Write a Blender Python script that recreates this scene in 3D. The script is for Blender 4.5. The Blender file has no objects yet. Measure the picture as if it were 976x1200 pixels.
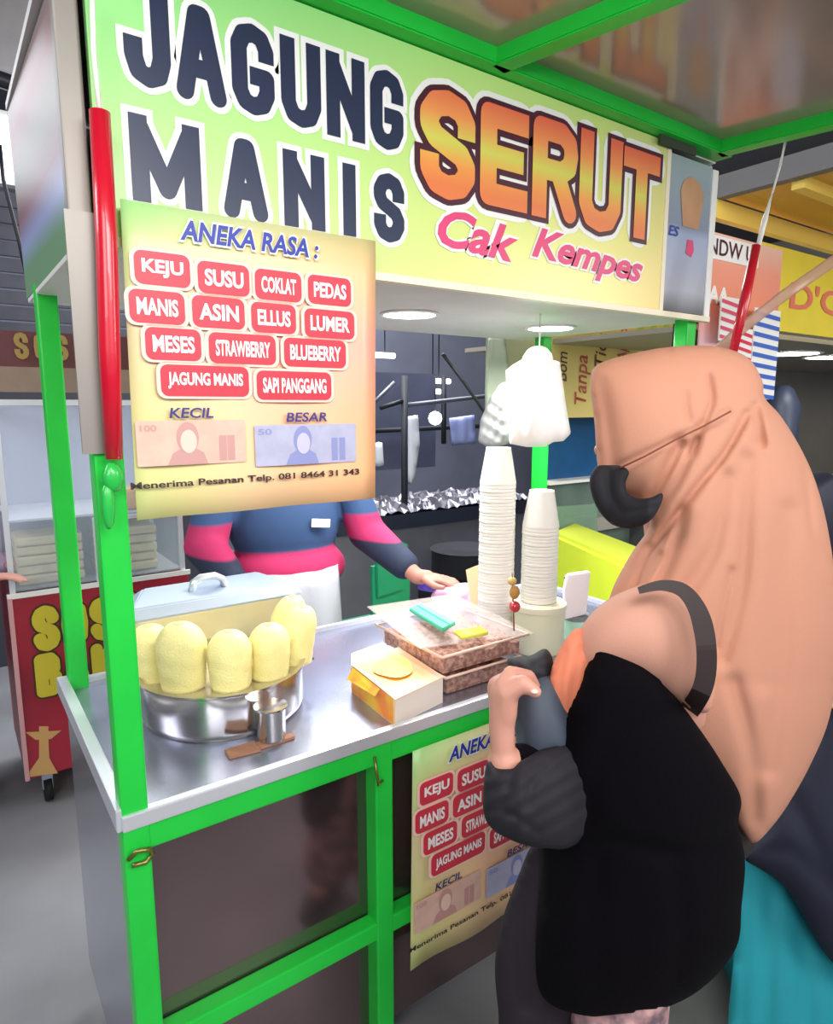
import bpy, bmesh, math, random
import numpy as np
from mathutils import Vector, Matrix
random.seed(7)
rng = np.random.RandomState(5)
sc = bpy.context.scene
COL = sc.collection
# ------------------------------------------------------------ camera frame (image taken as 976x1200)
F_PX = 781.0
XV = np.array([1112, 125, 781.]); XV /= np.linalg.norm(XV)
YV = np.array([-563, 125, 781.]); YV /= np.linalg.norm(YV)
ZV = np.array([0, 781., -125.]); ZV /= np.linalg.norm(ZV)
CAM = np.array([-.216, -1.09, 1.5])
cam_d = bpy.data.cameras.new('camera'); cam = bpy.data.objects.new('camera', cam_d); COL.objects.link(cam)
M = np.array([XV, YV, ZV])                       # camera coords (right, up, forward) -> world
R_, U_, Fw = M[:, 0], M[:, 1], M[:, 2]
R_ = R_/np.linalg.norm(R_); U_ = U_-R_*(U_@R_); U_ /= np.linalg.norm(U_); B_ = np.cross(R_, U_)
cam.matrix_world = Matrix(((R_[0], U_[0], B_[0], CAM[0]), (R_[1], U_[1], B_[1], CAM[1]), (R_[2], U_[2], B_[2], CAM[2]), (0, 0, 0, 1)))
cam_d.sensor_fit = 'VERTICAL'; cam_d.sensor_height = 24; cam_d.lens = 24*F_PX/1200; cam_d.clip_start = .02
sc.camera = cam
# ------------------------------------------------------------ world, lights, exposure
w = bpy.data.worlds.new('world'); sc.world = w; w.use_nodes = True
w.node_tree.nodes['Background'].inputs[0].default_value = (.82, .86, 1, 1)
w.node_tree.nodes['Background'].inputs[1].default_value = .55
sc.view_settings.view_transform = 'Standard'; sc.view_settings.look = 'None'
sc.view_settings.gamma = 1; sc.view_settings.exposure = .27; sc.view_settings.use_curve_mapping = False

def area(name, loc, tgt, size, power, col=(1, 1, 1), sy=None):
    d = bpy.data.lights.new(name, 'AREA'); d.energy = power; d.color = col; d.size = size
    if sy: d.shape = 'RECTANGLE'; d.size_y = sy
    o = bpy.data.objects.new(name, d); COL.objects.link(o); o.location = loc
    o.rotation_euler = (Vector(tgt)-Vector(loc)).to_track_quat('-Z', 'Y').to_euler(); return o
area('fill_light_front', (-1.6, -2.6, 2.7), (.5, 0, 1.5), 1.4, 46, (1, .97, .93))  # added fill behind the camera aimed at the sign, no lamp known there
area('fill_light_awning', (.1, -1.15, 2.12), (.55, 0, 1.75), .5, 11, (1, .98, .95))  # added under the awning so the light falls off downwards, no real fitting
area('fill_light_right', (1.2, -2.9, 2.6), (.9, -.3, 1.2), 1.2, 40, (1, .96, .92))  # area light from the front right, without a modelled lamp
area('fill_light_left', (-2.2, .9, 2.9), (-.1, 1.3, .6), 1.2, 40, (.95, .97, 1))  # area light aimed at the left rear, no fitting modelled
area('fill_light_rear', (1.8, 2.2, 2.9), (1.4, 1.8, .6), 1.6, 70, (.95, .97, 1))  # added to lift the dark area behind the cart, stands for no real lamp
area('fill_light_side', (3.4, -2.4, 2.3), (2.7, .3, 2.0), 1.0, 34, (1, .96, .85))  # added in mid-air to brighten the neighbour stall's roof and sign
area('fill_light_back', (3.2, 3.6, 3.4), (3.2, 3.8, 0), 3.0, 170, (.9, .93, 1))  # large invented overhead light, brightens the dark stall and back wall
area('fill_light_rear_left', (0, 4.2, 3.4), (0, 3.4, 1), 2.0, 60, (.9, .93, 1))  # invented overhead light, brightens the left rear
area('canopy_lamp_light', (.83, .42, 1.70), (.8, .35, 0), .22, 8, (1, 1, 1))
area('canopy_lamp_light', (1.37, .42, 1.70), (1.3, .3, 0), .22, 8, (1, 1, 1))

# ------------------------------------------------------------ helpers
def ray(u, v):
    c = np.array([u-488., 600.-v, F_PX]); return np.array([c@XV, c@YV, c@ZV])
def atY(u, v, Y): r = ray(u, v); return CAM+r*(Y-CAM[1])/r[1]
def atZ(u, v, Z): r = ray(u, v); return CAM+r*(Z-CAM[2])/r[2]
def atD(u, v, d): return CAM+ray(u, v)*d/F_PX

def lin(h):
    h = h.lstrip('#'); o = []
    for i in (0, 2, 4):
        c = int(h[i:i+2], 16)/255; o.append(c/12.92 if c <= .04045 else ((c+.055)/1.055)**2.4)
    return (*o, 1)
MC = {}
def mat(name, col, rough=.5, metal=0, var=0, scale=8, bump=0, bscale=60, emit=0, alpha=1, trans=0, col2=None, coat=0, ior=1.45, sss=0):
    if name in MC: return MC[name]
    m = bpy.data.materials.new(name); m.use_nodes = True; nt = m.node_tree; b = nt.nodes['Principled BSDF']
    c = lin(col); b.inputs['Base Color'].default_value = c
    b.inputs['Roughness'].default_value = rough; b.inputs['Metallic'].default_value = metal
    b.inputs['Alpha'].default_value = alpha; b.inputs['Transmission Weight'].default_value = trans
    b.inputs['Coat Weight'].default_value = coat; b.inputs['IOR'].default_value = ior
    if emit: b.inputs['Emission Color'].default_value = c; b.inputs['Emission Strength'].default_value = emit
    tc = nt.nodes.new('ShaderNodeTexCoord')
    if var or col2:
        n = nt.nodes.new('ShaderNodeTexNoise'); n.inputs['Scale'].default_value = scale; n.inputs['Detail'].default_value = 4
        nt.links.new(tc.outputs['Object'], n.inputs['Vector'])
        r = nt.nodes.new('ShaderNodeValToRGB'); c2 = lin(col2) if col2 else tuple(x*(1-var) for x in c[:3])+(1,)
        r.color_ramp.elements[0].color = c2; r.color_ramp.elements[1].color = c
        r.color_ramp.elements[0].position = .38; r.color_ramp.elements[1].position = .62
        nt.links.new(n.outputs['Fac'], r.inputs[0]); nt.links.new(r.outputs[0], b.inputs['Base Color'])
    if bump:
        n = nt.nodes.new('ShaderNodeTexNoise'); n.inputs['Scale'].default_value = bscale
        nt.links.new(tc.outputs['Object'], n.inputs['Vector'])
        bp = nt.nodes.new('ShaderNodeBump'); bp.inputs['Strength'].default_value = bump; bp.inputs['Distance'].default_value = .004
        nt.links.new(n.outputs['Fac'], bp.inputs['Height']); nt.links.new(bp.outputs[0], b.inputs['Normal'])
    MC[name] = m; return m
def ramp_mat(name, axis, lo, hi, stops, rough=.4, interp='LINEAR', mixaxis=None):
    """colour print that runs along an object axis; mixaxis=(axis, lo, hi, stops, fac) blends in a second one"""
    m = bpy.data.materials.new(name); m.use_nodes = True; nt = m.node_tree; b = nt.nodes['Principled BSDF']
    b.inputs['Roughness'].default_value = rough
    tc = nt.nodes.new('ShaderNodeTexCoord'); sp = nt.nodes.new('ShaderNodeSeparateXYZ'); nt.links.new(tc.outputs['Object'], sp.inputs[0])
    def one(ax, lo, hi, stops):
        mr = nt.nodes.new('ShaderNodeMapRange'); mr.inputs[1].default_value = lo; mr.inputs[2].default_value = hi
        nt.links.new(sp.outputs['XYZ'.index(ax)], mr.inputs[0])
        r = nt.nodes.new('ShaderNodeValToRGB'); r.color_ramp.interpolation = interp
        while len(r.color_ramp.elements) < len(stops): r.color_ramp.elements.new(.5)
        for e, (p, c) in zip(r.color_ramp.elements, stops): e.position = p; e.color = lin(c)
        nt.links.new(mr.outputs[0], r.inputs[0]); return r.outputs[0]
    a = one(axis, lo, hi, stops)
    if mixaxis:
        c = one(*mixaxis[:4]); mx = nt.nodes.new('ShaderNodeMix'); mx.data_type = 'RGBA'; mx.inputs[0].default_value = mixaxis[4]
        nt.links.new(a, mx.inputs[6]); nt.links.new(c, mx.inputs[7]); a = mx.outputs[2]
    nt.links.new(a, b.inputs['Base Color']); return m

def link(name, me, m, parent=None, kind=None, label=None, smooth=False):
    if smooth:
        for p in me.polygons: p.use_smooth = True
    o = bpy.data.objects.new(name, me); COL.objects.link(o)
    if m: me.materials.append(m)
    if parent:
        o.parent = parent
        mw = parent.matrix_basis.copy(); q = parent.parent
        if q: mw = q.matrix_basis @ parent.matrix_parent_inverse @ mw
        o.matrix_parent_inverse = mw.inverted()
    if kind: o['kind'] = kind
    if label: o['label'] = label
    return o
def thing(name, label, cat, loc=(0, 0, 0), group=None):
    o = bpy.data.objects.new(name, None); COL.objects.link(o); o.location = loc
    o.empty_display_size = .05; return tag(o, label, cat, group)
def tag(o, label, cat, group=None):
    o['label'] = label; o['category'] = cat
    if group: o['group'] = group
    return o
def kids(o): return [c for c in bpy.data.objects if c.parent == o]
def dup(root, delta, label=None, rot=0, scale=1):
    r = root.copy(); COL.objects.link(r); r.location = Vector(root.location)+Vector(delta)
    r.rotation_euler = (0, 0, rot); r.scale = (scale,)*3
    if label: r['label'] = label
    for ch in kids(root):
        c = ch.copy(); COL.objects.link(c); c.parent = r; c.matrix_parent_inverse = ch.matrix_parent_inverse.copy()
        for g in kids(ch):
            d = g.copy(); COL.objects.link(d); d.parent = c; d.matrix_parent_inverse = g.matrix_parent_inverse.copy()
    return r
def tobj(name, bm, m, parent=None, smooth=False, kind=None, label=None):
    bmesh.ops.recalc_face_normals(bm, faces=bm.faces)
    me = bpy.data.meshes.new(name); bm.to_mesh(me); bm.free(); return link(name, me, m, parent, kind, label, smooth)
def add_box(bm, x0, x1, y0, y1, z0, z1, bev=0):
    r = bmesh.ops.create_cube(bm, size=1, matrix=Matrix.Translation(((x0+x1)/2, (y0+y1)/2, (z0+z1)/2)) @ Matrix.Diagonal((abs(x1-x0), abs(y1-y0), abs(z1-z0), 1)))
    if bev: 
        es = list({e for v in r['verts'] for e in v.link_edges})
        bmesh.ops.bevel(bm, geom=es, offset=bev, segments=2, affect='EDGES', profile=.6)
def box(name, m, x0, x1, y0, y1, z0, z1, parent=None, bev=0, kind=None, label=None):
    bm = bmesh.new(); add_box(bm, x0, x1, y0, y1, z0, z1, bev); return tobj(name, bm, m, parent, False, kind, label)
def quadslab(name, m, pts, th, parent=None, bev=0, label=None):
    """prism: polygon pts (3D, coplanar) given thickness along its normal"""
    P = [Vector(p) for p in pts]; n = (P[1]-P[0]).cross(P[2]-P[0]).normalized()*th
    bm = bmesh.new(); a = [bm.verts.new(p) for p in P]; b = [bm.verts.new(p+n) for p in P]
    bm.faces.new(a); bm.faces.new(b[::-1]); k = len(P)
    for i in range(k): bm.faces.new((a[i], b[i], b[(i+1) % k], a[(i+1) % k]))
    if bev: bmesh.ops.bevel(bm, geom=bm.edges[:], offset=bev, segments=2, affect='EDGES')
    return tobj(name, bm, m, parent, label=label)
def frame_of(d):
    d = d.normalized(); a = Vector((0, 0, 1)) if abs(d.z) < .9 else Vector((1, 0, 0)); s = d.cross(a).normalized(); return s, d.cross(s).normalized()
def add_tube(bm, pts, rad, seg=12, sx=1.0, cap=True):
    P = [Vector(p) for p in pts]; rs = rad if isinstance(rad, (list, tuple)) else [rad]*len(P); rings = []; s = None
    for i, p in enumerate(P):
        d = P[min(i+1, len(P)-1)]-P[max(i-1, 0)]
        if s is None: s, t = frame_of(d)
        else:
            d = d.normalized(); s = (s-d*s.dot(d)).normalized(); t = d.cross(s).normalized()
        rings.append([bm.verts.new(p+(s*math.cos(a)*sx+t*math.sin(a))*rs[i]) for a in [2*math.pi*k/seg for k in range(seg)]])
    for a, b in zip(rings, rings[1:]):
        for k in range(seg): bm.faces.new((a[k], a[(k+1) % seg], b[(k+1) % seg], b[k]))
    if cap: bm.faces.new(rings[0]); bm.faces.new(rings[-1])
def tube(name, m, pts, rad, parent=None, seg=12, sx=1.0, label=None):
    bm = bmesh.new(); add_tube(bm, pts, rad, seg, sx); return tobj(name, bm, m, parent, True, label=label)
def lathe(name, m, prof, cx, cy, z0=0, parent=None, seg=40, ex=1, ey=1, label=None, smooth=True):
    bm = bmesh.new(); rings = []
    for r, z in prof:
        rings.append([bm.verts.new((cx+math.cos(2*math.pi*k/seg)*max(r, 1e-4)*ex, cy+math.sin(2*math.pi*k/seg)*max(r, 1e-4)*ey, z0+z)) for k in range(seg)])
    for a, b in zip(rings, rings[1:]):
        for k in range(seg): bm.faces.new((a[k], a[(k+1) % seg], b[(k+1) % seg], b[k]))
    bm.faces.new(rings[0]); bm.faces.new(rings[-1])
    o = tobj(name, bm, m, parent, smooth, label=label)
    if smooth:
        try: o.data.set_sharp_from_angle(angle=math.radians(40))
        except Exception: pass
    return o
# blob: union of tapered capsules / ellipsoids grown into one continuous skin
def ico(c, r, rot=None, sub=3):
    bm = bmesh.new(); bmesh.ops.create_icosphere(bm, subdivisions=sub, radius=1)
    r = (r, r, r) if np.isscalar(r) else r
    mt = Matrix.Translation(Vector(c)) @ (rot.to_4x4() if rot else Matrix.Identity(4)) @ Matrix.Diagonal((*r, 1))
    bmesh.ops.transform(bm, matrix=mt, verts=bm.verts); return bm
def blob(name, prims, vox, m, parent=None, sm=4, label=None):
    big = bmesh.new()
    for p in prims:
        if p[0] == 'e': b = ico(*p[1:])
        else:
            b = bmesh.new(); (_, a, ra, c, rb) = p[:5]; sxx = p[5] if len(p) > 5 else 1
            a = Vector(a); c = Vector(c); n = 5; pts = []; rr = []
            d = (c-a).normalized()
            for k in range(4):
                t = math.sin(math.pi/2*(k/4)); pts.append(a-d*ra*(1-t)); rr.append(max(ra*math.sqrt(max(0, 1-(1-t)**2)), ra*.08))
            for k in range(n+1): pts.append(a.lerp(c, k/n)); rr.append(ra+(rb-ra)*k/n)
            for k in range(3, -1, -1):
                t = math.sin(math.pi/2*(k/4)); pts.append(c+d*rb*(1-t)); rr.append(max(rb*math.sqrt(max(0, 1-(1-t)**2)), rb*.08))
            add_tube(b, pts, rr, 16, sxx); bmesh.ops.recalc_face_normals(b, faces=b.faces)
        me = bpy.data.meshes.new('t'); b.to_mesh(me); b.free(); big.from_mesh(me); bpy.data.meshes.remove(me)
    me = bpy.data.meshes.new(name); big.to_mesh(me); big.free()
    o = link(name, me, m, parent, label=label)
    r = o.modifiers.new('r', 'REMESH'); r.mode = 'VOXEL'; r.voxel_size = vox; r.use_smooth_shade = True
    s = o.modifiers.new('s', 'SMOOTH'); s.iterations = sm; s.factor = .5
    dg = bpy.context.evaluated_depsgraph_get(); ev = o.evaluated_get(dg)
    nm = bpy.data.meshes.new_from_object(ev); o.modifiers.clear(); o.data = nm
    for p in nm.polygons: p.use_smooth = True
    return o
def catmull(P, n=5, closed=True):
    P = [np.array(p, float) for p in P]; out = []; k = len(P)
    for i in range(k if closed else k-1):
        if closed: a, b, c, d = P[(i-1) % k], P[i], P[(i+1) % k], P[(i+2) % k]
        else: a, b, c, d = P[max(i-1, 0)], P[i], P[i+1], P[min(i+2, k-1)]
        for j in range(n):
            t = j/n; out.append(.5*((2*b)+(-a+c)*t+(2*a-5*b+4*c-d)*t*t+(-a+3*b-3*c+d)*t**3))
    if not closed: out.append(P[-1])
    return np.array(out)
def segdist(px, py, A, B):
    d = B-A; L = max(d@d, 1e-9); t = np.clip(((px-A[0])*d[0]+(py-A[1])*d[1])/L, 0, 1)
    qx, qy = A[0]+t*d[0], A[1]+t*d[1]; return np.hypot(px-qx, py-qy), qx, qy
def cloth(name, m, outline, depth, tf, tb, cell=5, creases=(), parent=None, curve=True, wav=(), label=None, power=.5, iters=900):
    """closed cloth volume: swells from its outline to tf metres towards / tb metres away, with modelled creases.
    depth = distance function of the outline plane; creases = (polyline, metres, width)"""
    Q = catmull(outline, 5) if curve else np.array(outline, float)
    x0, y0 = Q.min(0)-cell; x1, y1 = Q.max(0)+cell
    nx, ny = int((x1-x0)/cell)+2, int((y1-y0)/cell)+2
    gx, gy = np.meshgrid(x0+np.arange(nx)*cell, y0+np.arange(ny)*cell, indexing='ij')
    D = np.full(gx.shape, 1e9); QX = gx.copy(); QY = gy.copy(); ins = np.zeros(gx.shape, bool)
    for i in range(len(Q)):
        A, B = Q[i], Q[(i+1) % len(Q)]; d, qx, qy = segdist(gx, gy, A, B); k = d < D
        D = np.where(k, d, D); QX = np.where(k, qx, QX); QY = np.where(k, qy, QY)
        if A[1] != B[1]:
            c = ((A[1] > gy) != (B[1] > gy)) & (gx < (B[0]-A[0])*(gy-A[1])/(B[1]-A[1])+A[0]); ins ^= c
    core = ins & (D > cell*.45); near = (~core) & (D < cell*1.05)
    phi = np.zeros(gx.shape)
    for _ in range(iters):
        s = np.zeros_like(phi); s[1:-1, 1:-1] = (phi[2:, 1:-1]+phi[:-2, 1:-1]+phi[1:-1, 2:]+phi[1:-1, :-2]+1)/4; phi = np.where(core, s, 0)
    H = (phi/phi.max())**power
    px = np.where(near, QX, gx); pyy = np.where(near, QY, gy)
    disp = np.zeros_like(H)
    for line, dep, wd in creases:
        L = catmull(line, 6, False) if len(line) > 2 else np.array(line, float)
        dm = np.full(gx.shape, 1e9)
        for i in range(len(L)-1): dm = np.minimum(dm, segdist(gx, gy, L[i], L[i+1])[0])
        disp -= dep*np.exp(-(dm/wd)**2)
    for (ax, ay, fr, am, ph) in wav: disp += am*np.sin((gx*ax+gy*ay)*fr+ph)
    disp *= np.clip(H*2.2, 0, 1)
    for _ in range(2): disp[1:-1, 1:-1] = disp[1:-1, 1:-1]*.4+.15*(disp[2:, 1:-1]+disp[:-2, 1:-1]+disp[1:-1, 2:]+disp[1:-1, :-2])
    idx = -np.ones(gx.shape, int); use = core | near; verts = []; fb = {}
    ii = np.argwhere(use); faces = []
    F = np.full(gx.shape, -1); Bk = np.full(gx.shape, -1)
    for i, j in ii:
        u, v = px[i, j], pyy[i, j]; d0 = depth(u, v) if callable(depth) else depth
        F[i, j] = len(verts); verts.append(atD(u, v, d0-H[i, j]*tf-disp[i, j]))
        if core[i, j]: Bk[i, j] = len(verts); verts.append(atD(u, v, d0+H[i, j]*tb))
        else: Bk[i, j] = F[i, j]
    for i in range(nx-1):
        for j in range(ny-1):
            q = [(i, j), (i+1, j), (i+1, j+1), (i, j+1)]
            if all(use[a] for a in q) and any(core[a] for a in q):
                faces.append([F[a] for a in q]); faces.append([Bk[a] for a in q[::-1]])
            elif sum(use[a] for a in q) == 3 and any(core[a] for a in q):
                t = [a for a in q if use[a]]; faces.append([F[a] for a in t]); faces.append([Bk[a] for a in t[::-1]])
    me = bpy.data.meshes.new(name); me.from_pydata([tuple(map(float, v)) for v in verts], [], [list(map(int, f)) for f in faces]); me.validate()
    bm = bmesh.new(); bm.from_mesh(me); bmesh.ops.remove_doubles(bm, verts=bm.verts, dist=.0004)
    bmesh.ops.recalc_face_normals(bm, faces=bm.faces); bm.to_mesh(me); bm.free()
    return link(name, me, m, parent, smooth=True, label=label)
# ---- lettering
def text(s, m, Y, X0, X1, z0, z1, parent=None, bold=.0, shear=0, off=.0015, vert=False, name='lettering', plane='Y', flip=False, slope=0):
    cu = bpy.data.curves.new('t', 'FONT'); cu.body = s; cu.offset = bold; cu.shear = shear; cu.extrude = .0; cu.resolution_u = 3
    o = bpy.data.objects.new('t', cu); COL.objects.link(o); dg = bpy.context.evaluated_depsgraph_get()
    me = bpy.data.meshes.new_from_object(o.evaluated_get(dg)); bpy.data.objects.remove(o); bpy.data.curves.remove(cu)
    co = np.array([v.co[:2] for v in me.vertices]); a, b = co.min(0), co.max(0)
    n = (co-a)/(b-a)
    if vert: n = np.stack([1-n[:, 1], n[:, 0]], 1)
    for v, (p, q) in zip(me.vertices, n):
        x = X0+(X1-X0)*p; z = z0+(z1-z0)*q+slope*(p-.5)
        v.co = (x, Y-off, z) if plane == 'Y' else (Y-off, x, z)
    me.update(); return link(name, me, m, parent)
ARC = lambda: 0
GL = {
 'J': [[(1, 1), (1, .25), (.85, .06), (.5, 0), (.15, .06), (0, .25), (0, .36)]],
 'A': [[(0, -.02), (.42, 1), (.58, 1), (1, -.02)], [(.22, .3), (.78, .3)]],
 'G': [[(1, .76), (1, .8), (.83, .95), (.5, 1), (.17, .95), (0, .8), (0, .2), (.17, .05), (.5, 0), (.83, .05), (1, .2), (1, .42), (.66, .42)]],
 'U': [[(0, 1), (0, .22), (.17, .05), (.5, 0), (.83, .05), (1, .22), (1, 1)]],
 'N': [[(0, 0), (0, 1)], [(.02, .96), (.98, .04)], [(1, 0), (1, 1)]],
 'M': [[(0, 0), (0, 1)], [(.03, .96), (.5, .1), (.97, .96)], [(1, 0), (1, 1)]],
 'I': [[(.5, 0), (.5, 1)]],
 'S': [[(1, .77), (1, .81), (.83, .95), (.5, 1), (.17, .95), (0, .82), (0, .7), (.15, .58), (.85, .42), (1, .3), (1, .18), (.83, .05), (.5, 0), (.17, .05), (0, .19), (0, .23)]],
 'E': [[(1, 1), (0, 1), (0, 0), (1, 0)], [(0, .5), (.85, .5)]],
 'R': [[(0, 0), (0, 1), (.7, 1), (.95, .9), (1, .76), (.95, .6), (.7, .5), (.1, .5)], [(.55, .5), (1, 0)]],
 'T': [[(-.05, 1), (1.05, 1)], [(.5, 1), (.5, 0)]],
 'O': [[(.5, 1), (.1, .9), (0, .5), (.1, .1), (.5, 0), (.9, .1), (1, .5), (.9, .9), (.5, 1)]],
 'B': [[(0, 0), (0, 1), (.7, 1), (.92, .88), (.92, .65), (.7, .53), (.1, .53)], [(.7, .53), (1, .4), (1, .12), (.75, 0), (0, 0)]],
 'K': [[(0, 0), (0, 1)], [(1, 1), (.1, .5), (1, 0)]],
}
def glyph(ch, m, Y, X0, X1, z0, z1, sw, parent=None, grow=0, off=.0015, th=.0008, slope=0, rnd=False, name='letter'):
    """heavy block letter cut from thick strokes; grow fattens it (outline layer behind)"""
    bm = bmesh.new(); h = sw/2; W = sw/2+grow
    f = lambda p: np.array([X0+h+(X1-X0-sw)*p[0], z0+h+(z1-z0-sw)*p[1]+slope*p[0]])
    lay = [0]
    def poly(pts):
        e = lay[0]*2e-5; lay[0] += 1
        vs = [bm.verts.new((p[0], Y-off-e, p[1])) for p in pts]
        try: bm.faces.new(vs)
        except ValueError: pass
    for path in GL[ch]:
        P = [f(p) for p in path]
        for i, (a, b) in enumerate(zip(P, P[1:])):
            d = b-a; L = np.linalg.norm(d); d = d/L; n = np.array([-d[1], d[0]])*W
            ea = (h+grow)*(1 if i == 0 and not rnd and abs(d[0]*d[1]) < .02 else 0); eb = (h+grow)*(1 if i == len(P)-2 and not rnd and abs(d[0]*d[1]) < .02 else 0)
            poly([a-d*ea+n, a-d*ea-n, b+d*eb-n, b+d*eb+n])
        for i, a in enumerate(P):
            if rnd or grow or 0 < i < len(P)-1 or ch in 'ANMKR': poly([a+np.array([math.cos(t), math.sin(t)])*W for t in np.linspace(0, 2*math.pi, 17)[:-1]])
    me = bpy.data.meshes.new(name); bm.to_mesh(me); bm.free(); return link(name, me, m, parent)
def pill(name, m, Y, X0, X1, z0, z1, r, parent, off=.0008, label=None, th=.0006):
    bm = bmesh.new(); pts = []
    for cx, cz, a0 in ((X1-r, z1-r, 0), (X0+r, z1-r, 90), (X0+r, z0+r, 180), (X1-r, z0+r, 270)):
        for k in range(5): a = math.radians(a0+k*22.5); pts.append((cx+r*math.cos(a), cz+r*math.sin(a)))
    a = [bm.verts.new((p[0], Y-off, p[1])) for p in pts]; b = [bm.verts.new((p[0], Y-off+th, p[1])) for p in pts]
    bm.faces.new(a); bm.faces.new(b[::-1]); k = len(a)
    for i in range(k): bm.faces.new((a[i], a[(i+1) % k], b[(i+1) % k], b[i]))
    return tobj(name, bm, m, parent, label=label)

# ------------------------------------------------------------ materials
GREEN = mat('green_paint', '#22d045', .35, var=.12, scale=5)
GREEN_D = mat('green_paint_dark', '#1fae3c', .4)
STEEL = mat('stainless_steel', '#c9ccd6', .22, .85, var=.08, scale=3, bump=.05, bscale=20)
STEEL_TOP = mat('steel_counter', '#aeb3c8', .27, .72, var=.1, scale=6, bump=.06, bscale=14)
MIRROR = mat('polished_sheet', '#8d7a7c', .11, .9, var=.12, scale=2, bump=.04, bscale=5)
ALU = mat('brushed_aluminium', '#bfcfe2', .35, .55)
WHITE = mat('white_plastic', '#f2f2ee', .45)
WHITE_T = mat('thin_white_plastic', '#f6f5f2', .35, trans=.25, ior=1.1)
SOFFIT = mat('white_board', '#dddbd8', .5, var=.05)
RED = mat('red_plastic', '#c8102c', .3, coat=.4)
DARK = mat('dark_metal', '#23262c', .5, .3)
BLACK = mat('black_cloth', '#100d14', .85, bump=.25, bscale=200)
LAMP = mat('lamp_glow', '#ffffff', .5, emit=9)
SKIN = mat('skin', '#cf9684', .5, var=.06, scale=12)
SKIN2 = mat('skin_tan', '#b87c6a', .5, var=.06, scale=12)
NAVY_INK = mat('navy_ink', '#25304c', .35)
INK_W = mat('white_ink', '#f3f5f4', .4)
INK_BLUE = mat('blue_ink', '#2438a0', .4)
INK_RED = mat('label_red', '#d2384a', .4, var=.08, scale=20)
INK_PINK = mat('pink_ink', '#e0457c', .4)
INK_DARK = mat('dark_ink', '#3a2a2c', .5)

# ------------------------------------------------------------ setting
FLOOR = mat('concrete_floor', '#8f9094', .45, var=.25, scale=1.6, bump=.15, bscale=30)
box('floor', FLOOR, -6, 9, -5, 7, -.05, 0, kind='structure')
box('wall_back', mat('dark_wall', '#6a6d7c', .7, var=.25, scale=1.2), -6, 9, 5.6, 5.7, 0, 3.6, kind='structure')
box('wall_right', mat('grey_beige_wall', '#a39d92', .7, var=.1, scale=1), 8.9, 9, -5, 5.6, 0, 3.6, kind='structure')
box('wall_left', mat('grey_wall', '#8a8a90', .7, var=.1), -6.1, -6, -5, 5.7, 0, 3.6, kind='structure')
box('ceiling', mat('dark_ceiling', '#55565c', .8, var=.2, scale=1), -6, 9, -5, 5.7, 3.6, 3.7, kind='structure')

# ------------------------------------------------------------ the food cart
W, D, CH = 1.54, .61, .85
cart = thing('food_cart', 'green framed snack cart with steel counter, white canopy and green tube awning', 'food cart', (0, 0, 0))
def post(x, y, z0, z1, w_=.042):
    return box('post', GREEN, x-w_/2, x+w_/2, y-w_/2, y+w_/2, z0, z1, cart, bev=.004)
post(-.014, 0, .09, 1.755); post(W-.03, .04, .09, 2.13); post(0, D, .09, 1.76); post(W, D, .09, 1.76)
post(.465, .002, .09, .83)
# front and side rails
box('rail', GREEN, -.03, W, -.018, .018, .775, .822, cart, bev=.004)
box('rail', GREEN, 0, W, -.018, .018, .375, .415, cart, bev=.004)
box('rail', GREEN, -.02, .015, 0, D, .775, .822, cart, bev=.004)
box('rail', GREEN, 0, W, D-.018, D+.018, .775, .822, cart, bev=.004)
box('front_panel', MIRROR, .01, W-.02, .02, .026, .12, .80, cart, label='polished steel sheet with a mauve tint, reflecting the customers')
box('side_panel', STEEL, -.03, -.022, .025, D-.02, .12, .80, cart)
box('side_panel', STEEL, W-.004, W+.004, .025, D-.02, .12, .80, cart)
box('back_panel', STEEL, .01, W-.02, D-.03, D-.024, .12, .80, cart)
box('shelf_board', DARK, .02, W-.03, .04, D-.04, .12, .14, cart)
bm = bmesh.new()
add_box(bm, -.035, W+.02, -.02, D+.02, .822, .838)
ct = tobj('counter_top', bm, STEEL_TOP, cart)
LIP = mat('steel_lip', '#dfe3ea', .3, .5)
box('counter_lip', LIP, -.035, W+.02, -.026, -.008, .822, .85, cart, bev=.003)
box('counter_lip', LIP, -.043, -.02, -.02, D+.02, .822, .862, cart, bev=.003)
box('counter_lip', LIP, -.035, W+.02, D+.005, D+.02, .822, .852, cart, bev=.003)
box('counter_lip', LIP, W+.005, W+.02, -.02, D+.02, .822, .852, cart, bev=.003)
# a small clasp on the corner post
tube('clasp', mat('brass', '#8b8a4a', .35, .8), [(-.03, -.026, .775), (-.018, -.034, .79), (.002, -.034, .785), (.008, -.026, .77), (-.005, -.03, .762), (-.026, -.03, .765)], .004, cart, 8)
tube('hook', mat('brass', '#8b8a4a'), [(.44, -.022, .80), (.437, -.034, .77), (.44, -.036, .745), (.452, -.034, .75)], .003, cart, 8)
for x in (.05, W-.05):
    for y in (.06, D-.06):
        bm = bmesh.new(); add_tube(bm, [(x-.015, y, .05), (x+.015, y, .05)], .05, 20); wh = tobj('wheel', bm, mat('rubber', '#1b1b1d', .7), cart, True)
        box('wheel_fork', DARK, x-.02, x+.02, y-.012, y+.012, .05, .12, wh)
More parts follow.
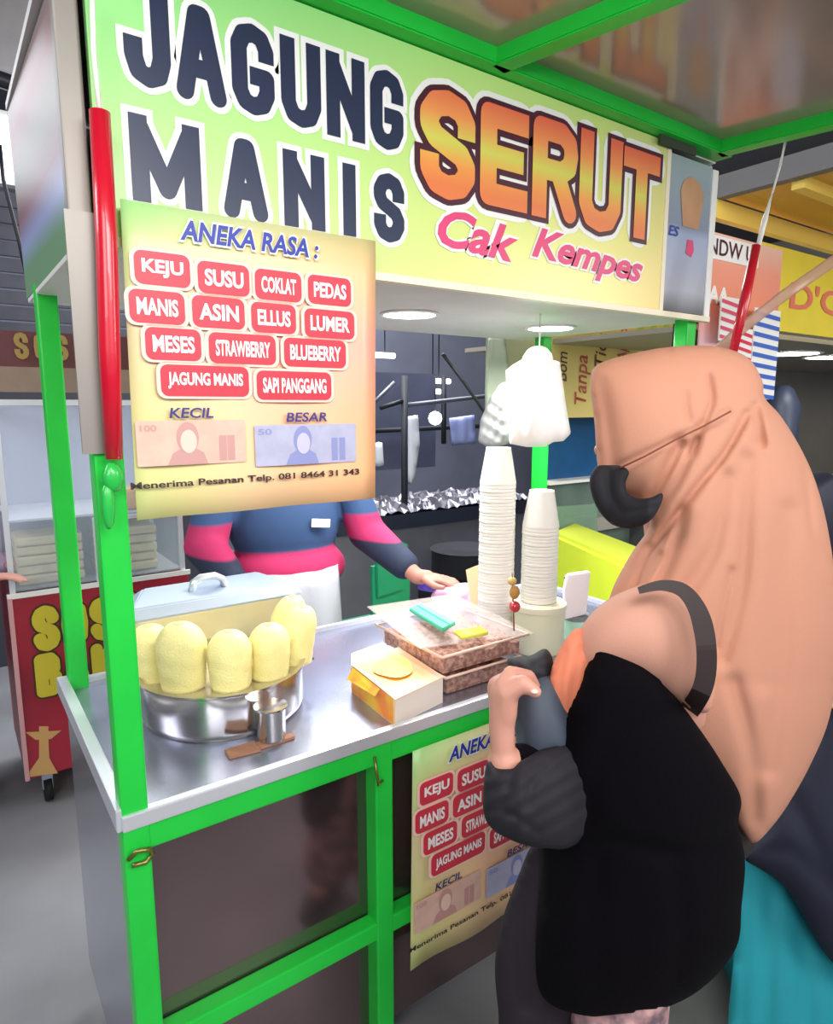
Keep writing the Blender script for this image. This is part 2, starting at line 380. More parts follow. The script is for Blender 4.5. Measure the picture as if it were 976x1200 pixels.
# canopy box behind the sign
box('soffit', SOFFIT, -.02, W+.02, .012, D+.13, 1.735, 1.745, cart, bev=.002)
box('canopy_roof', SOFFIT, -.03, W+.02, .012, D+.13, 2.145, 2.16, cart)
sheen = ramp_mat('side_sheet_reflections', 'Z', 1.74, 2.16, [(0, '#6f9a74'), (.14, '#6c9672'), (.26, '#8f9cc8'), (.4, '#855a66'), (.6, '#7c7a6c'), (.8, '#8e5f5e'), (1, '#948a88')], .35)  # blurred reflections of the surroundings painted as colour bands
quadslab('canopy_side', sheen, [(-.012, .015, 1.745), (-.022, D+.13, 1.745), (-.028, D+.13, 2.14), (-.012, .015, 2.14)], .006, cart, label='shiny side sheet with blurred reflections painted in as colour')
box('canopy_trim', mat('grey_trim', '#8f8a84', .4, .2), -.042, -.012, -.012, .014, 1.76, 2.15, cart, bev=.003)
box('canopy_trim', mat('grey_trim', '#c9c4bd'), -.05, -.012, -.028, -.023, 1.43, 1.765, cart)
box('canopy_side', SOFFIT, W+.01, W+.018, .02, D+.13, 1.745, 2.14, cart)
box('canopy_back', SOFFIT, -.02, W+.01, D+.12, D+.128, 1.745, 2.14, cart)
# awning of green tube over the customers
for (a, b, s) in (((.0, -.012, 2.165), (W+.02, -.012, 2.165), .026), ((W-.02, -.02, 2.165), (W+.22, -1.25, 2.165), .022), ((.74, -.02, 2.165), (1.02, -1.25, 2.165), .022), ((.0, -.02, 2.165), (.0, -1.25, 2.165), .02), ((.0, -1.25, 2.165), (W+.22, -1.25, 2.165), .02)):
    bm = bmesh.new(); A, B = Vector(a), Vector(b); d = (B-A).normalized(); n = Vector((-d.y, d.x, 0))*s; u = Vector((0, 0, .017))
    vs = [bm.verts.new(p+q+r) for p in (A, B) for q, r in ((n, u), (n, -u), (-n, -u), (-n, u))]
    for f in ((0, 1, 2, 3), (7, 6, 5, 4), (0, 4, 5, 1), (1, 5, 6, 2), (2, 6, 7, 3), (3, 7, 4, 0)): bm.faces.new([vs[i] for i in f])
    bmesh.ops.bevel(bm, geom=bm.edges[:], offset=.003, segments=2, affect='EDGES')
    tobj('awning_beam', bm, GREEN, cart)
ROOF = mat('glossy_roof_sheet', '#b9a99c', .16, .35, var=.18, scale=1.6, bump=.03, bscale=3)
quadslab('awning_sheet', ROOF, [(-.03, 0, 2.184), (W+.04, 0, 2.184), (W+.24, -1.27, 2.184), (-.03, -1.27, 2.184)], .006, cart)
box('gap_strip', mat('dark_gap', '#33402f', .6), 1.27, 1.42, -.02, -.014, 2.128, 2.15, cart)  # dark strip filling the gap between sign top and awning beam

# ceiling lamps in the canopy (recessed discs)
for k, (u, v) in enumerate(((480, 368), (645, 384))):
    p = atZ(u, v, 1.733)
    t = thing('ceiling_lamp', ['round white ceiling lamp under the canopy nearer the menu banner', 'round white ceiling lamp under the canopy nearer the drinks poster'][k], 'lamp', (p[0], p[1], 1.735), 'canopy ceiling lamps')
    lathe('lamp_rim', WHITE, [(.075, 0), (.078, -.004), (.07, -.007), (.066, -.005)], p[0], p[1], 1.735, t)
    lathe('diffuser', LAMP, [(.066, -.004), (.066, -.006), (.03, -.0085), (0, -.009)], p[0], p[1], 1.735, t)

# ------------------------------------------------------------ the shop sign
sign = thing('shop_sign', 'long yellow-green shop sign reading JAGUNG MANIS SERUT Cak Kempes', 'sign', (.66, 0, 1.74))
YS = -.004
SG = ramp_mat('sign_print', 'X', 0, 1.33, [(0, '#7ee08c'), (.3, '#aee88b'), (.55, '#dcf08c'), (.8, '#f0ec8c'), (1, '#f6dc92')], .3,
              mixaxis=('Z', 1.74, 2.15, [(0, '#ead98c'), (.35, '#d9e48a'), (1, '#8fe08a')], .4))
box('sign_board', SG, 0, 1.325, YS, .012, 1.742, 2.146, sign, bev=.002)
box('sign_edge', mat('cream_edge', '#efe7cf', .4), 0, 1.55, -.008, .012, 1.728, 1.742, sign)
X = lambda u, v: float(atY(u, v, YS)[0]); Z = lambda u, v: float(atY(u, v, YS)[2])
for ch, u0, u1 in (('J', 148, 203), ('A', 207, 266), ('G', 272, 322), ('U', 329, 376), ('N', 382, 427), ('G', 433, 472)):
    a, b = X(u0, 110), X(u1, 130)
    glyph(ch, INK_W, YS, a, b, 1.956, 2.088, .026, sign, grow=.009, off=.0008, name='letter_outline')
    glyph(ch, NAVY_INK, YS, a, b, 1.956, 2.088, .026, sign, off=.002)
for ch, u0, u1 in (('M', 153, 236), ('A', 260, 313), ('N', 331, 380), ('I', 400, 417), ('S', 437, 473)):
    a, b = X(u0, 190), X(u1, 220)
    glyph(ch, INK_W, YS, a, b, 1.797, 1.917, .026, sign, grow=.009, off=.0008, name='letter_outline')
    glyph(ch, NAVY_INK, YS, a, b, 1.797, 1.917, .026, sign, off=.002)
SER = ramp_mat('serut_print', 'Z', 1.92, 2.10, [(0, '#e8804a'), (.22, '#f0a050'), (.45, '#d8d860'), (.7, '#f09a58'), (1, '#e8694e')], .35)
INK_OUT = mat('plum_ink', '#4a1c2e', .4)
for k, (ch, u0, u1, vt0, vb) in enumerate((('S', 489, 557, 100, 236), ('E', 560, 619, 120, 246), ('R', 622, 677, 136, 260), ('U', 678, 729, 152, 274), ('T', 731, 772, 172, 282))):
    a, b = X(u0, 165), X(u1, 200); zt = Z((u0+u1)/2, vt0+5); zb = Z((u0+u1)/2, vb)
    glyph(ch, INK_W, YS, a, b, zb, zt, .050, sign, grow=.019, off=.0008, rnd=True, name='letter_outline')
    glyph(ch, INK_OUT, YS, a, b, zb, zt, .050, sign, grow=.008, off=.002, rnd=False, name='letter_edge')
    glyph(ch, SER, YS, a+.004, b-.004, zb+.002, zt-.002, .044, sign, off=.0034)
for s, u0, u1, v0, v1, sl in (('Cak', 512, 606, 300, 252, -.012), ('Kempes', 622, 753, 318, 286, -.018)):
    a, b = X(u0, (v0+v1)/2), X(u1, (v0+v1)/2)
    zb = {'Cak': 1.802, 'Kempes': 1.79}[s]; zt = {'Cak': 1.875, 'Kempes': 1.872}[s]
    text(s, INK_W, YS, a-.006, b+.006, zb-.006, zt+.006, sign, bold=.07, shear=.35, off=.0018, slope=sl)
    text(s, INK_PINK, YS, a, b, zb, zt, sign, bold=.028, shear=.35, off=.003, slope=sl)
# small drinks poster beside it
ps = thing('drinks_poster', 'small pale poster of an iced drink at the right end of the shop sign', 'poster', (1.43, 0, 1.74))
box('poster_sheet', ramp_mat('poster_print', 'Z', 1.75, 2.13, [(0, '#5f646c'), (.13, '#a8aebc'), (.5, '#9fb0d0'), (.56, '#7f8ca4'), (1, '#9fb4b8')], .4), 1.335, 1.525, -.002, .01, 1.745, 2.125, ps)
box('poster_border', INK_W, 1.525, 1.55, -.006, .01, 1.742, 2.12, ps, bev=.002)
box('poster_border', mat('cream_edge', '#efe7cf'), 1.322, 1.337, -.006, .01, 1.742, 2.13, ps)
bm = bmesh.new(); v_ = [bm.verts.new((x, -.0035, z)) for x, z in ((1.405, 1.96), (1.475, 1.96), (1.492, 2.045), (1.47, 2.075), (1.43, 2.085), (1.40, 2.07), (1.388, 2.045))]; bm.faces.new(v_)
tobj('printed_cup', bm, mat('milk_tea_print', '#c99a72', .4, var=.15, scale=10), ps)
bm = bmesh.new(); v_ = [bm.verts.new((x, -.0035, z)) for x, z in ((1.425, 1.895), (1.452, 1.888), (1.462, 1.905), (1.455, 1.93), (1.43, 1.93))]; bm.faces.new(v_)
tobj('printed_mark', bm, INK_PINK, ps)
text('ES', INK_BLUE, -.003, 1.345, 1.39, 1.93, 1.955, ps, bold=.02, shear=.2)

# ------------------------------------------------------------ menu banners
def banner(label, loc):
    YB = -.034
    t = thing('menu_banner', label, 'banner', loc, 'flavour menu banners')
    sh = ramp_mat('menu_print', 'X', 0, .45, [(0, '#97e08c'), (.2, '#d4e3a4'), (.45, '#fbd2b8'), (.8, '#ffb9a2'), (1, '#fca58c')], .35,
                  mixaxis=('Z', 1.33, 1.79, [(0, '#fbdc8e'), (.3, '#fdcc90'), (.6, '#ffb8a8'), (.85, '#e0dc98'), (1, '#8fdc86')], .5))
    bm = bmesh.new(); n = 14
    for s_, yy in ((0, 0), (1, .0012)):
        pass
    g = [[bm.verts.new((.022+(.446-.022)*i/n-.006*(1-j/8), YB+.004*math.sin(i*.9)*(1-j/8), 1.328+(1.788-1.328)*j/8)) for j in range(9)] for i in range(n+1)]
    for i in range(n):
        for j in range(8): bm.faces.new((g[i][j], g[i+1][j], g[i+1][j+1], g[i][j+1]))
    o = tobj('banner_sheet', bm, sh, t, True); md = o.modifiers.new('s', 'SOLIDIFY'); md.thickness = .0012; md.offset = 0
    YB -= .006
    bx = lambda u, v: (float(atY(u, v, YB)[0]), float(atY(u, v, YB)[2]))
    rows = [('KEJU', 190, 315.5, 65), ('SUSU', 262, 327, 60), ('COKLAT', 326, 335, 54), ('PEDAS', 386, 341, 50),
            ('MANIS', 184, 360, 65), ('ASIN', 256, 366.5, 61), ('ELLUS', 320.6, 373, 52), ('LUMER', 386, 380, 58),
            ('MESES', 203, 403.5, 65), ('STRAWBERRY', 284, 409, 78), ('BLUEBERRY', 369, 414, 72),
            ('JAGUNG MANIS', 240, 446.5, 103), ('SAPI PANGGANG', 344.5, 452, 87)]
    for s, u, v, wd in rows:
        x, z = bx(u, v); xa, xb = bx(u-wd/2, v)[0], bx(u+wd/2, v)[0]; hh = .0235
        pill('label_border', mat('pale_pink_border', '#f8d2c4', .4), YB, xa-.006, xb+.006, z-hh-.004, z+hh+.004, .014, t, off=0)
        l = pill('flavour_label', INK_RED, YB, xa, xb, z-hh, z+hh, .011, t, off=.001)
        text(s, INK_W, YB, xa+.010, xb-.010, z-.0125, z+.0125, l, bold=.035, off=.002)
    x, z = bx(211, 278); x1 = bx(373, 300)[0]
    text('ANEKA RASA :', INK_W, YB, x-.003, x1+.003, 1.742-.003, 1.772+.003, t, bold=.06, shear=.2, off=.0008)
    text('ANEKA RASA :', INK_BLUE, YB, x, x1, 1.742, 1.772, t, bold=.03, shear=.2, off=.0016)
    for s, u0, u1, v in (('KECIL', 198, 250, 484), ('BESAR', 335, 383, 489)):
        xa, zc = bx(u0, v); xb = bx(u1, v)[0]; text(s, mat('indigo_ink', '#3b3580', .5), YB, xa, xb, zc-.008, zc+.008, t, bold=.02, shear=.15)
    for u0, u1, v, c, c2, nm in ((160, 288, 523, '#e6bfae', '#c99a94', 'reddish'), (299, 417, 525, '#b9bcd8', '#8f97cc', 'bluish')):
        xa, zc = bx(u0, v); xb = bx(u1, v)[0]; zc += .003
        nt_ = pill('printed_banknote', mat('note_'+nm, c, .5, var=.1, scale=40), YB, xa, xb, zc-.034, zc+.034, .003, t, off=.0006, label='printed %s banknote with a plain face shape' % nm)
        cx = xa+(xb-xa)*.45
        def ell(rx, rz, ox, oz, m, off):
            bm = bmesh.new(); vs = [bm.verts.new((cx+ox+rx*math.cos(a), YB-off, zc+oz+rz*math.sin(a))) for a in np.linspace(0, 2*math.pi, 25)[:-1]]; bm.faces.new(vs); tobj('printed_figure', bm, m, nt_)
        m2 = mat('noteb_'+nm, c2, .5); m1 = mat('notec_'+nm, '#efcdbf' if nm == 'reddish' else '#c8c6de', .5)
        bm = bmesh.new(); vs = [bm.verts.new((cx+ox, YB-.001, zc+oz)) for ox, oz in ((-.032, -.0335), (.03, -.0335), (.024, -.016), (.01, -.008), (-.01, -.008), (-.024, -.016))]; bm.faces.new(vs); tobj('printed_figure', bm, m2, nt_)
        ell(.017, .024, 0, .008, m2, .0013); ell(.0125, .018, .001, .002, m1, .0016)
        for kx in (.30, .40): 
            bm = bmesh.new(); a0 = xa+(xb-xa)*(.5+kx*.8); vs = [bm.verts.new((a0+ox, YB-.001, zc+oz)) for ox, oz in ((0, -.03), (.012, -.03), (.012, .01), (0, .01))]; bm.faces.new(vs); tobj('printed_figure', bm, m2, nt_)
        text('100' if nm == 'reddish' else '50', m2, YB, xa+.006, xa+.03, zc+.018, zc+.028, nt_, bold=.02, off=.0012)
    xa, zc = bx(153, 571); xb = bx(421, 569)[0]
    text('Menerima Pesanan Telp. 081 8464 31 343', mat('dark_ink', '#3a2a2c'), YB, xa, xb, zc-.007, zc+.007, t, bold=.025, off=.0012)
    return t
b1 = banner('upper menu banner hanging below the shop sign, green to orange, red flavour labels', (0, -.034, 1.33))
# lower one: tied flat on the cart front
b2 = dup(b1, (.505, .006, .33*0-1.33+.268), 'lower menu banner tied on the front of the cart under the counter', scale=1.13)

# ------------------------------------------------------------ counter goods
ZC = .838
pot = thing('steamer_pot', 'wide round stainless steel pot with peeled corn set around its rim', 'pot', (.245, .29, ZC))
PR = .172
POT = mat('pot_steel', '#c2bdb8', .16, .95, bump=.03, bscale=8)
lathe('pot_body', POT, [(0, 0), (PR-.012, 0), (PR-.004, .008), (PR, .02), (PR, .095), (PR+.006, .099), (PR+.006, .103), (PR-.004, .103), (PR-.004, .07), (0, .07)], .245, .29, ZC, pot, 56)
lathe('steamer_tray', mat('tray_steel', '#cfcabf', .25, .8), [(0, .082), (PR-.02, .082), (PR-.008, .092), (PR-.006, .088), (0, .076)], .245, .29, ZC, pot, 48)
tube('pot_handle', POT, [(.245+PR-.005, .26, ZC+.07), (.245+PR+.03, .265, ZC+.075), (.245+PR+.03, .32, ZC+.075), (.245+PR-.005, .325, ZC+.07)], .006, pot, 10)
CORN = mat('corn_flesh', '#f4e9a0', .42, var=.06, scale=25, bump=.5, bscale=260, sss=.1)
corn_spots = [(176, 792, .122, .043), (216, 800, .140, .048), (271, 800, .122, .043), (316, 788, .118, .042), (350, 772, .13, .038), (372, 752, .14, .038)]
corn_lab = ['peeled yellow corn cob at the left end of the pot, half behind the green post', 'tallest peeled corn cob, second from the green post', 'peeled corn cob standing centrally in front of the pot, before the gap', 'squat peeled corn cob right of the centre one, above the small steel cup', 'peeled corn cob near the right rim of the pot, in front of the farthest one', 'farthest peeled corn cob at the right rim, tilted toward the box']
for k, (u, v, h, r) in enumerate(corn_spots):
    p = atZ(u, v, ZC+.09); dx, dy = p[0]-.245, p[1]-.29; L = math.hypot(dx, dy)
    lim = PR-.03 if k < 4 else PR-.012
    if L > lim or k > 3: dx *= lim/L; dy *= lim/L
    x, y = .245+dx, .29+dy
    t = thing('corn_cob', corn_lab[k], 'corn', (x, y, ZC+.084), 'peeled corn cobs')
    bm = bmesh.new(); rings = []; seg = 32; rows_ = 20
    for i in range(rows_+1):
        f = i/rows_; rr = r*(.93+.12*math.sin(f*math.pi*.9))*(1 if f < .6 else math.sqrt(max(.0, 1-((f-.6)/.4)**2.2)))+.0003
        if i == rows_: rr = r*.16
        ring = []
        for j in range(seg):
            a = 2*math.pi*j/seg; q = rr*(1+.014*math.cos(a*9+k)*(1 if f < .9 else 0)+.012*math.sin(f*23+a*2))
            ring.append(bm.verts.new((x+q*math.cos(a)+.02*f*f*(dx/.14)*(1 if k > 3 else .3), y+q*math.sin(a), ZC+.084+h*f-(.004 if i == rows_ else 0))))
        rings.append(ring)
    for a_, b_ in zip(rings, rings[1:]):
        for j in range(seg): bm.faces.new((a_[j], a_[(j+1) % seg], b_[(j+1) % seg], b_[j]))
    bm.faces.new(rings[0]); bm.faces.new(rings[-1]); tobj('kernels', bm, CORN, t, True)
    ex = .02*(dx/.14)*(1 if k > 3 else .3)
    lathe('cob_core', mat('cob_core_pale', '#e8d98c', .6), [(.001, 0), (r*.2, 0), (r*.22, .003), (r*.12, .0045), (0, .004)], x+ex, y, ZC+.084+h-.006, t, 16)
# little cup hooked at pot front
p = atZ(312, 845, ZC+.02)
cup = thing('steel_cup', 'small straight steel cup standing before the pot on the spatula end', 'cup', (p[0], p[1], ZC))
cx, cy = .268, .088
cup.location = (cx, cy, ZC)
lathe('cup_body', POT, [(0, 0), (.026, 0), (.028, .004), (.029, .062), (.031, .066), (.031, .068), (.027, .067), (.026, .01), (0, .008)], cx, cy, ZC+.008, cup, 32)
lathe('cup_rim', POT, [(.027, .066), (.033, .066), (.033, .069), (.027, .069)], cx, cy, ZC+.008, cup, 32)
sp = thing('wooden_spatula', 'flat brown wooden spatula lying in front of the pot', 'spatula', (.25, .08, ZC))
A, B = atZ(266, 884, ZC+.004), atZ(344, 862, ZC+.004)
WOOD = mat('wood', '#a5765c', .6, var=.25, scale=40)
d = (B-A)[:2]; d /= np.linalg.norm(d); n = np.array([-d[1], d[0]])
def q3(a, s, z=ZC+.0005): return (a[0]+n[0]*s, a[1]+n[1]*s, z)
Mp = A+(B-A)*.45
quadslab('spatula_blade', WOOD, [q3(A, -.016), q3(Mp, -.02), q3(Mp, .02), q3(A, .016)], .006, sp, .001)
quadslab('spatula_handle', WOOD, [q3(Mp, -.012), q3(B, -.009), q3(B, .009), q3(Mp, .012)], .0065, sp, .001)
# aluminium container with lid behind the pot
bxx = thing('lidded_container', 'rectangular cream container with a pale blue metal lid and arched handle behind the pot', 'container', (.3, .54, ZC))
TAN = mat('cream_container', '#d8cfa6', .35, .1, var=.08, scale=6)
box('container_body', TAN, .105, .505, .462, .585, ZC, 1.018, bxx, bev=.008)
bm = bmesh.new()
zt, zb_ = 1.043, 1.016
vs = [bm.verts.new(p) for p in ((.085, .45, zb_), (.52, .45, zb_), (.52, .60, zb_), (.085, .60, zb_), (.10, .47, zt), (.505, .47, zt), (.45, .598, zt+.012), (.16, .598, zt+.012))]
for f in ((0, 1, 2, 3), (4, 5, 6, 7), (0, 1, 5, 4), (1, 2, 6, 5), (2, 3, 7, 6), (3, 0, 4, 7)): bm.faces.new([vs[i] for i in f])
bmesh.ops.recalc_face_normals(bm, faces=bm.faces); bmesh.ops.bevel(bm, geom=bm.edges[:], offset=.004, segments=2, affect='EDGES')
tobj('lid', bm, ALU, bxx)
bm = bmesh.new(); add_tube(bm, [(.255, .53, 1.045), (.262, .53, 1.068), (.28, .53, 1.078), (.315, .53, 1.078), (.333, .53, 1.068), (.34, .53, 1.045)], .009, 12, 1.5); tobj('lid_handle', bm, LIP, bxx, True)
# snack box
sb = thing('snack_box', 'small orange, yellow and white cardboard snack box at the counter edge', 'box', (.57, .1, ZC))
o0 = np.array([.502, -.002]); ex_ = np.array([.150, .030]); ey_ = np.array([.012, .20]); hb = .06
def c3(a, b, z): q = o0+ex_*a+ey_*b; return (q[0], q[1], ZC+z)
OR = mat('orange_print', '#f08a3a', .4, col2='#f2c23c', scale=14); WB = mat('white_card', '#efe6dd', .5)
quadslab('box_side', OR, [c3(0, 0, .001), c3(0, 1, .001), c3(0, 1, hb), c3(0, 0, hb)], .0015, sb, label='orange and yellow printed side')
quadslab('box_side', WB, [c3(1, 0, .001), c3(0, 0, .001), c3(0, 0, hb), c3(1, 0, hb)], .0015, sb, label='plain white end')
quadslab('box_side', WB, [c3(1, 1, .001), c3(1, 0, .001), c3(1, 0, hb), c3(1, 1, hb)], .0015, sb)
quadslab('box_side', WB, [c3(0, 1, .001), c3(1, 1, .001), c3(1, 1, hb), c3(0, 1, hb)], .0015, sb)
quadslab('box_bottom', WB, [c3(0, 0, .0005), c3(1, 0, .0005), c3(1, 1, .0005), c3(0, 1, .0005)], .001, sb)
TOPB = mat('box_top_print', '#ee8f48', .4, col2='#f8ead6', scale=15)
quadslab('box_lid', ramp_mat('lid_print', 'X', .50, .68, [(0, '#f6e6d4'), (.12, '#ee8a40'), (.45, '#f3b93c'), (.7, '#ec7d40'), (1, '#f4d8c4')], .4, mixaxis=('Y', 0, .23, [(0, '#f7e9d8'), (.3, '#f09a48'), (.8, '#f0a850'), (1, '#f7efe2')], .45)), [c3(0, -.02, hb), c3(1.02, 0, hb), c3(1.02, 1, hb+.006), c3(0, 1, hb+.006)], .0018, sb)
bm = bmesh.new(); vs = [bm.verts.new(c3(.5+.33*math.cos(a)*(1+.12*math.sin(3*a)), .55+.27*math.sin(a), hb+.0085)) for a in np.linspace(0, 2*math.pi, 21)[:-1]]; bm.faces.new(vs); tobj('printed_snack', bm, mat('yellow_print', '#f4de34', .4), sb)
quadslab('lid_flap', WB, [c3(0, 1, hb+.006), c3(.9, 1, hb+.008), c3(.75, 1.12, hb+.022), c3(.1, 1.12, hb+.022)], .0012, sb)
quadslab('lid_flap', OR, [c3(-.1, .3, hb-.012), c3(0, .3, hb), c3(0, .95, hb+.004), c3(-.12, .95, hb-.02)], .0012, sb)
# clear tubs of grated topping
PETG = mat('clear_plastic', '#e6d4ce', .15, trans=0, alpha=.2)
MESES = mat('brown_topping', '#8a5a4c', .7, var=.35, scale=90, bump=.8, bscale=150, col2='#c79c8c')
def tub(label, x0, x1, y0, y1, z0, h, grp):
    t = thing('topping_tub', label, 'tub', ((x0+x1)/2, (y0+y1)/2, z0), grp)
    bm = bmesh.new(); w0 = .012
    a = [(x0+w0, y0+w0, z0), (x1-w0, y0+w0, z0), (x1-w0, y1-w0, z0), (x0+w0, y1-w0, z0)]; b = [(x0, y0, z0+h), (x1, y0, z0+h), (x1, y1, z0+h), (x0, y1, z0+h)]
    A = [bm.verts.new(p) for p in a]; Bv = [bm.verts.new(p) for p in b]; bm.faces.new(A)
    for i in range(4): bm.faces.new((A[i], A[(i+1) % 4], Bv[(i+1) % 4], Bv[i]))
    bmesh.ops.bevel(bm, geom=[e for e in bm.edges if not e.is_boundary], offset=.01, segments=3, affect='EDGES')
    tobj('tub_body', bm, PETG, t, True)
    rim = tube('tub_rim', mat('rim_plastic', '#f0cdbb', .2, coat=.3), [(x0, y0, z0+h), (x1, y0, z0+h), (x1, y1, z0+h), (x0, y1, z0+h), (x0, y0, z0+h)], .0035, t, 8)
    bm = bmesh.new(); n = 26; g = []
    for i in range(n+1):
        g.append([bm.verts.new((x0+.016+(x1-x0-.032)*i/n, y0+.016+(y1-y0-.032)*j/n, z0+h*.72+.007*math.sin(i*.7+j*.4)*math.cos(j*.8)+rng.uniform(-.002, .002))) for j in range(n+1)])
    for i in range(n):
        for j in range(n): bm.faces.new((g[i][j], g[i+1][j], g[i+1][j+1], g[i][j+1]))
    ed = [e for e in bm.edges if e.is_boundary]; r = bmesh.ops.extrude_edge_only(bm, edges=ed)
    for v in r['geom']:
        if isinstance(v, bmesh.types.BMVert): v.co.z = z0+.003
    f = tobj('grated_topping', bm, MESES, t, False, kind='stuff')
    return t
tb = tub('lower clear plastic tub of brown topping beneath another tub on the counter', .67, .905, .04, .30, ZC, .05, 'clear topping tubs')
tb2 = tub('upper clear plastic tub of brown topping stacked on top, lid ajar', .655, .925, .035, .315, ZC+.054, .05, 'clear topping tubs')
pl = quadslab('tub_lid', PETG, [(.64, .10, ZC+.108), (.93, .02, ZC+.108), (.945, .36, ZC+.125), (.68, .40, ZC+.125)], .002, tb2)
st = thing('green_cutter', 'green plastic strip tool lying at the back of the tubs', 'tool', (.9, .45, ZC+.11))
A, B = atZ(487, 713, ZC+.13), atZ(527, 737, ZC+.13)
n3 = np.array([.03, .012, 0])
quadslab('tool_bar', mat('teal_green', '#2fb68c', .35), [A-n3, B-n3, B, A], .01, st, .002)
quadslab('tool_bar', mat('teal_light', '#5fd0ae', .35), [A+n3*.1, B+n3*.1, B+n3*.9, A+n3*.9], .01, st, .002)
ys = thing('yellow_clip', 'short yellow grater head lying on the upper clear tub', 'clip', (.87, .17, ZC+.12))
p = atZ(548, 739, ZC+.13)
for k in range(4):
    a = Vector((p[0]-.035+.003*k, p[1]-.018+k*.011, p[2]-.004)); tube('clip_bar', mat('lemon_plastic', '#eef05a', .4), [a, a+Vector((.07, -.012, 0))], .0055, ys, 10)
# cups
cupme = None
def cup_mesh():
    prof = [(0, 0.004), (.046, 0.003), (.048, 0), (.0492, .002), (.0485, .008), (.0335, .096), (.033, .10), (0, .10)]
    bm = bmesh.new(); rings = []; seg = 28
    for r, z in prof: rings.append([bm.verts.new((math.cos(2*math.pi*k/seg)*max(r, 1e-4), math.sin(2*math.pi*k/seg)*max(r, 1e-4), z)) for k in range(seg)])
    for a, b in zip(rings, rings[1:]):
        for k in range(seg): bm.faces.new((a[k], a[(k+1) % seg], b[(k+1) % seg], b[k]))
    bm.faces.new(rings[0]); bm.faces.new(rings[-1]); bmesh.ops.recalc_face_normals(bm, faces=bm.faces)
    me = bpy.data.meshes.new('paper_cup'); bm.to_mesh(me); bm.free()
    for p in me.polygons: p.use_smooth = True
    return me
cupme = cup_mesh(); CUPM = mat('cup_plastic', '#f1f0ea', .35, var=.03); cupme.materials.append(CUPM)
def stack(x, y, z, n, pitch, lab, grp, s=1):
    for k in range(n):
        o = bpy.data.objects.new('plastic_cup', cupme); COL.objects.link(o); o.location = (x+.0006*math.sin(k*2.1), y, z+k*pitch); o.scale = (s, s, s)
        tag(o, lab if k < n-1 else lab.replace('upside-down white cup nested in', 'topmost upside-down white cup of'), 'cup', grp)
stack(1.0, .24, ZC, 50, .0092, 'upside-down white cup nested in the taller column of cups', 'cups of the taller column')
can = thing('cream_canister', 'round cream plastic canister standing under the shorter column of cups', 'canister', (1.075, .15, ZC))
lathe('canister_body', mat('cream_plastic', '#e2e4c4', .35), [(0, 0), (.068, 0), (.072, .006), (.072, .115), (0, .115)], 1.075, .15, ZC, can, 40)
lathe('canister_lid', mat('cream_lid', '#ece6cf', .35), [(0, .116), (.075, .116), (.076, .12), (.076, .132), (.07, .136), (0, .136)], 1.075, .15, ZC, can, 40)
stack(1.075, .15, ZC+.137, 23, .0092, 'upside-down white cup nested in the shorter column on the canister', 'cups of the shorter column')
# candy bits between columns
cd = thing('candy_skewer', 'red candy ball with brown twists hanging between the cup columns', 'snack', (1.02, .15, .9))
p = atD(603, 711, 1.60); bm = ico(p, .014); tobj('candy_ball', bm, mat('candy_red', '#c43a44', .25, coat=.6), cd, True)
p2 = atD(603, 694, 1.60); tobj('candy_nut', ico(p2, (.013, .012, .017)), mat('candy_brown', '#b98a4a', .4), cd, True)
p3 = atD(600, 681, 1.60); tobj('candy_nut', ico(p3, (.012, .01, .01)), mat('candy_tan', '#d8b268', .4), cd, True)
tube('skewer', WOOD, [p+np.array([0, 0, -.06]), p3+np.array([0, 0, .02])], .002, cd, 6)
# basket with pink and purple cloths
bk = atZ(530, 712, ZC); bk = np.array([1.13, .50, ZC])
ct_ = thing('cloth_heap', 'pink and purple plastic bags bunched at the back of the counter', 'bags', tuple(bk))
cloth('bag', mat('purple_bag', '#5a34b4', .4), [(490, 690), (492, 676), (503, 672), (520, 680), (530, 690), (522, 698), (505, 694)], 2.2, .04, .03, 2.5, parent=ct_, iters=250, wav=[(1, .4, .4, .008, 0)])
cloth('bag', mat('pink_bag', '#e9b6d2', .45), [(505, 700), (515, 688), (535, 684), (552, 684), (560, 700), (562, 718), (545, 716), (522, 706)], 2.16, .05, .04, 3, parent=ct_, iters=250, wav=[(1, .8, .35, .008, 0)])
pc = quadslab('card_flap', mat('peach_card', '#f2c096', .5), [atD(546, 668, 2.02), atD(566, 660, 2.02), atD(566, 716, 2.02), atD(553, 716, 2.02)], .004)
tag(pc, 'peach coloured card standing left of the tall cup column', 'card')
# pouch with red/blue print right of cups, glass jar
pk = thing('printed_packet', 'white packet with blue and red print right of the cups', 'packet', tuple(atZ(672, 735, ZC)))
p_ = [atD(659, 690, 1.9), atD(662, 672, 1.9), atD(689, 668, 1.9), atD(684, 718, 1.9), atD(659, 724, 1.9)]
quadslab('packet_front', mat('packet_white', '#efe4ea', .4), p_, -.03, pk, .004)
quadslab('printed_patch', mat('packet_red', '#b8344a', .4), [atD(670, 672, 1.89), atD(686, 669, 1.89), atD(679, 690, 1.89)], .001, pk)
quadslab('printed_patch', INK_BLUE, [atD(660, 678, 1.89), atD(666, 672, 1.89), atD(671, 678, 1.89)], .001, pk)
quadslab('packet_base', mat('packet_pink', '#d8909a', .4), [atD(658, 707, 1.89), atD(685, 700, 1.89), atD(683, 718, 1.89), atD(658, 723, 1.89)], .001, pk)
jr = thing('grey_jar', 'small dark grey jar with a pale lid behind the customer shoulder', 'jar', (1.22, .12, ZC))
lathe('jar_body', mat('jar_green', '#b9e6cf', .2), [(0, 0), (.035, 0), (.037, .05), (.034, .06), (0, .06)], 1.22, .14, ZC, jr, 24)
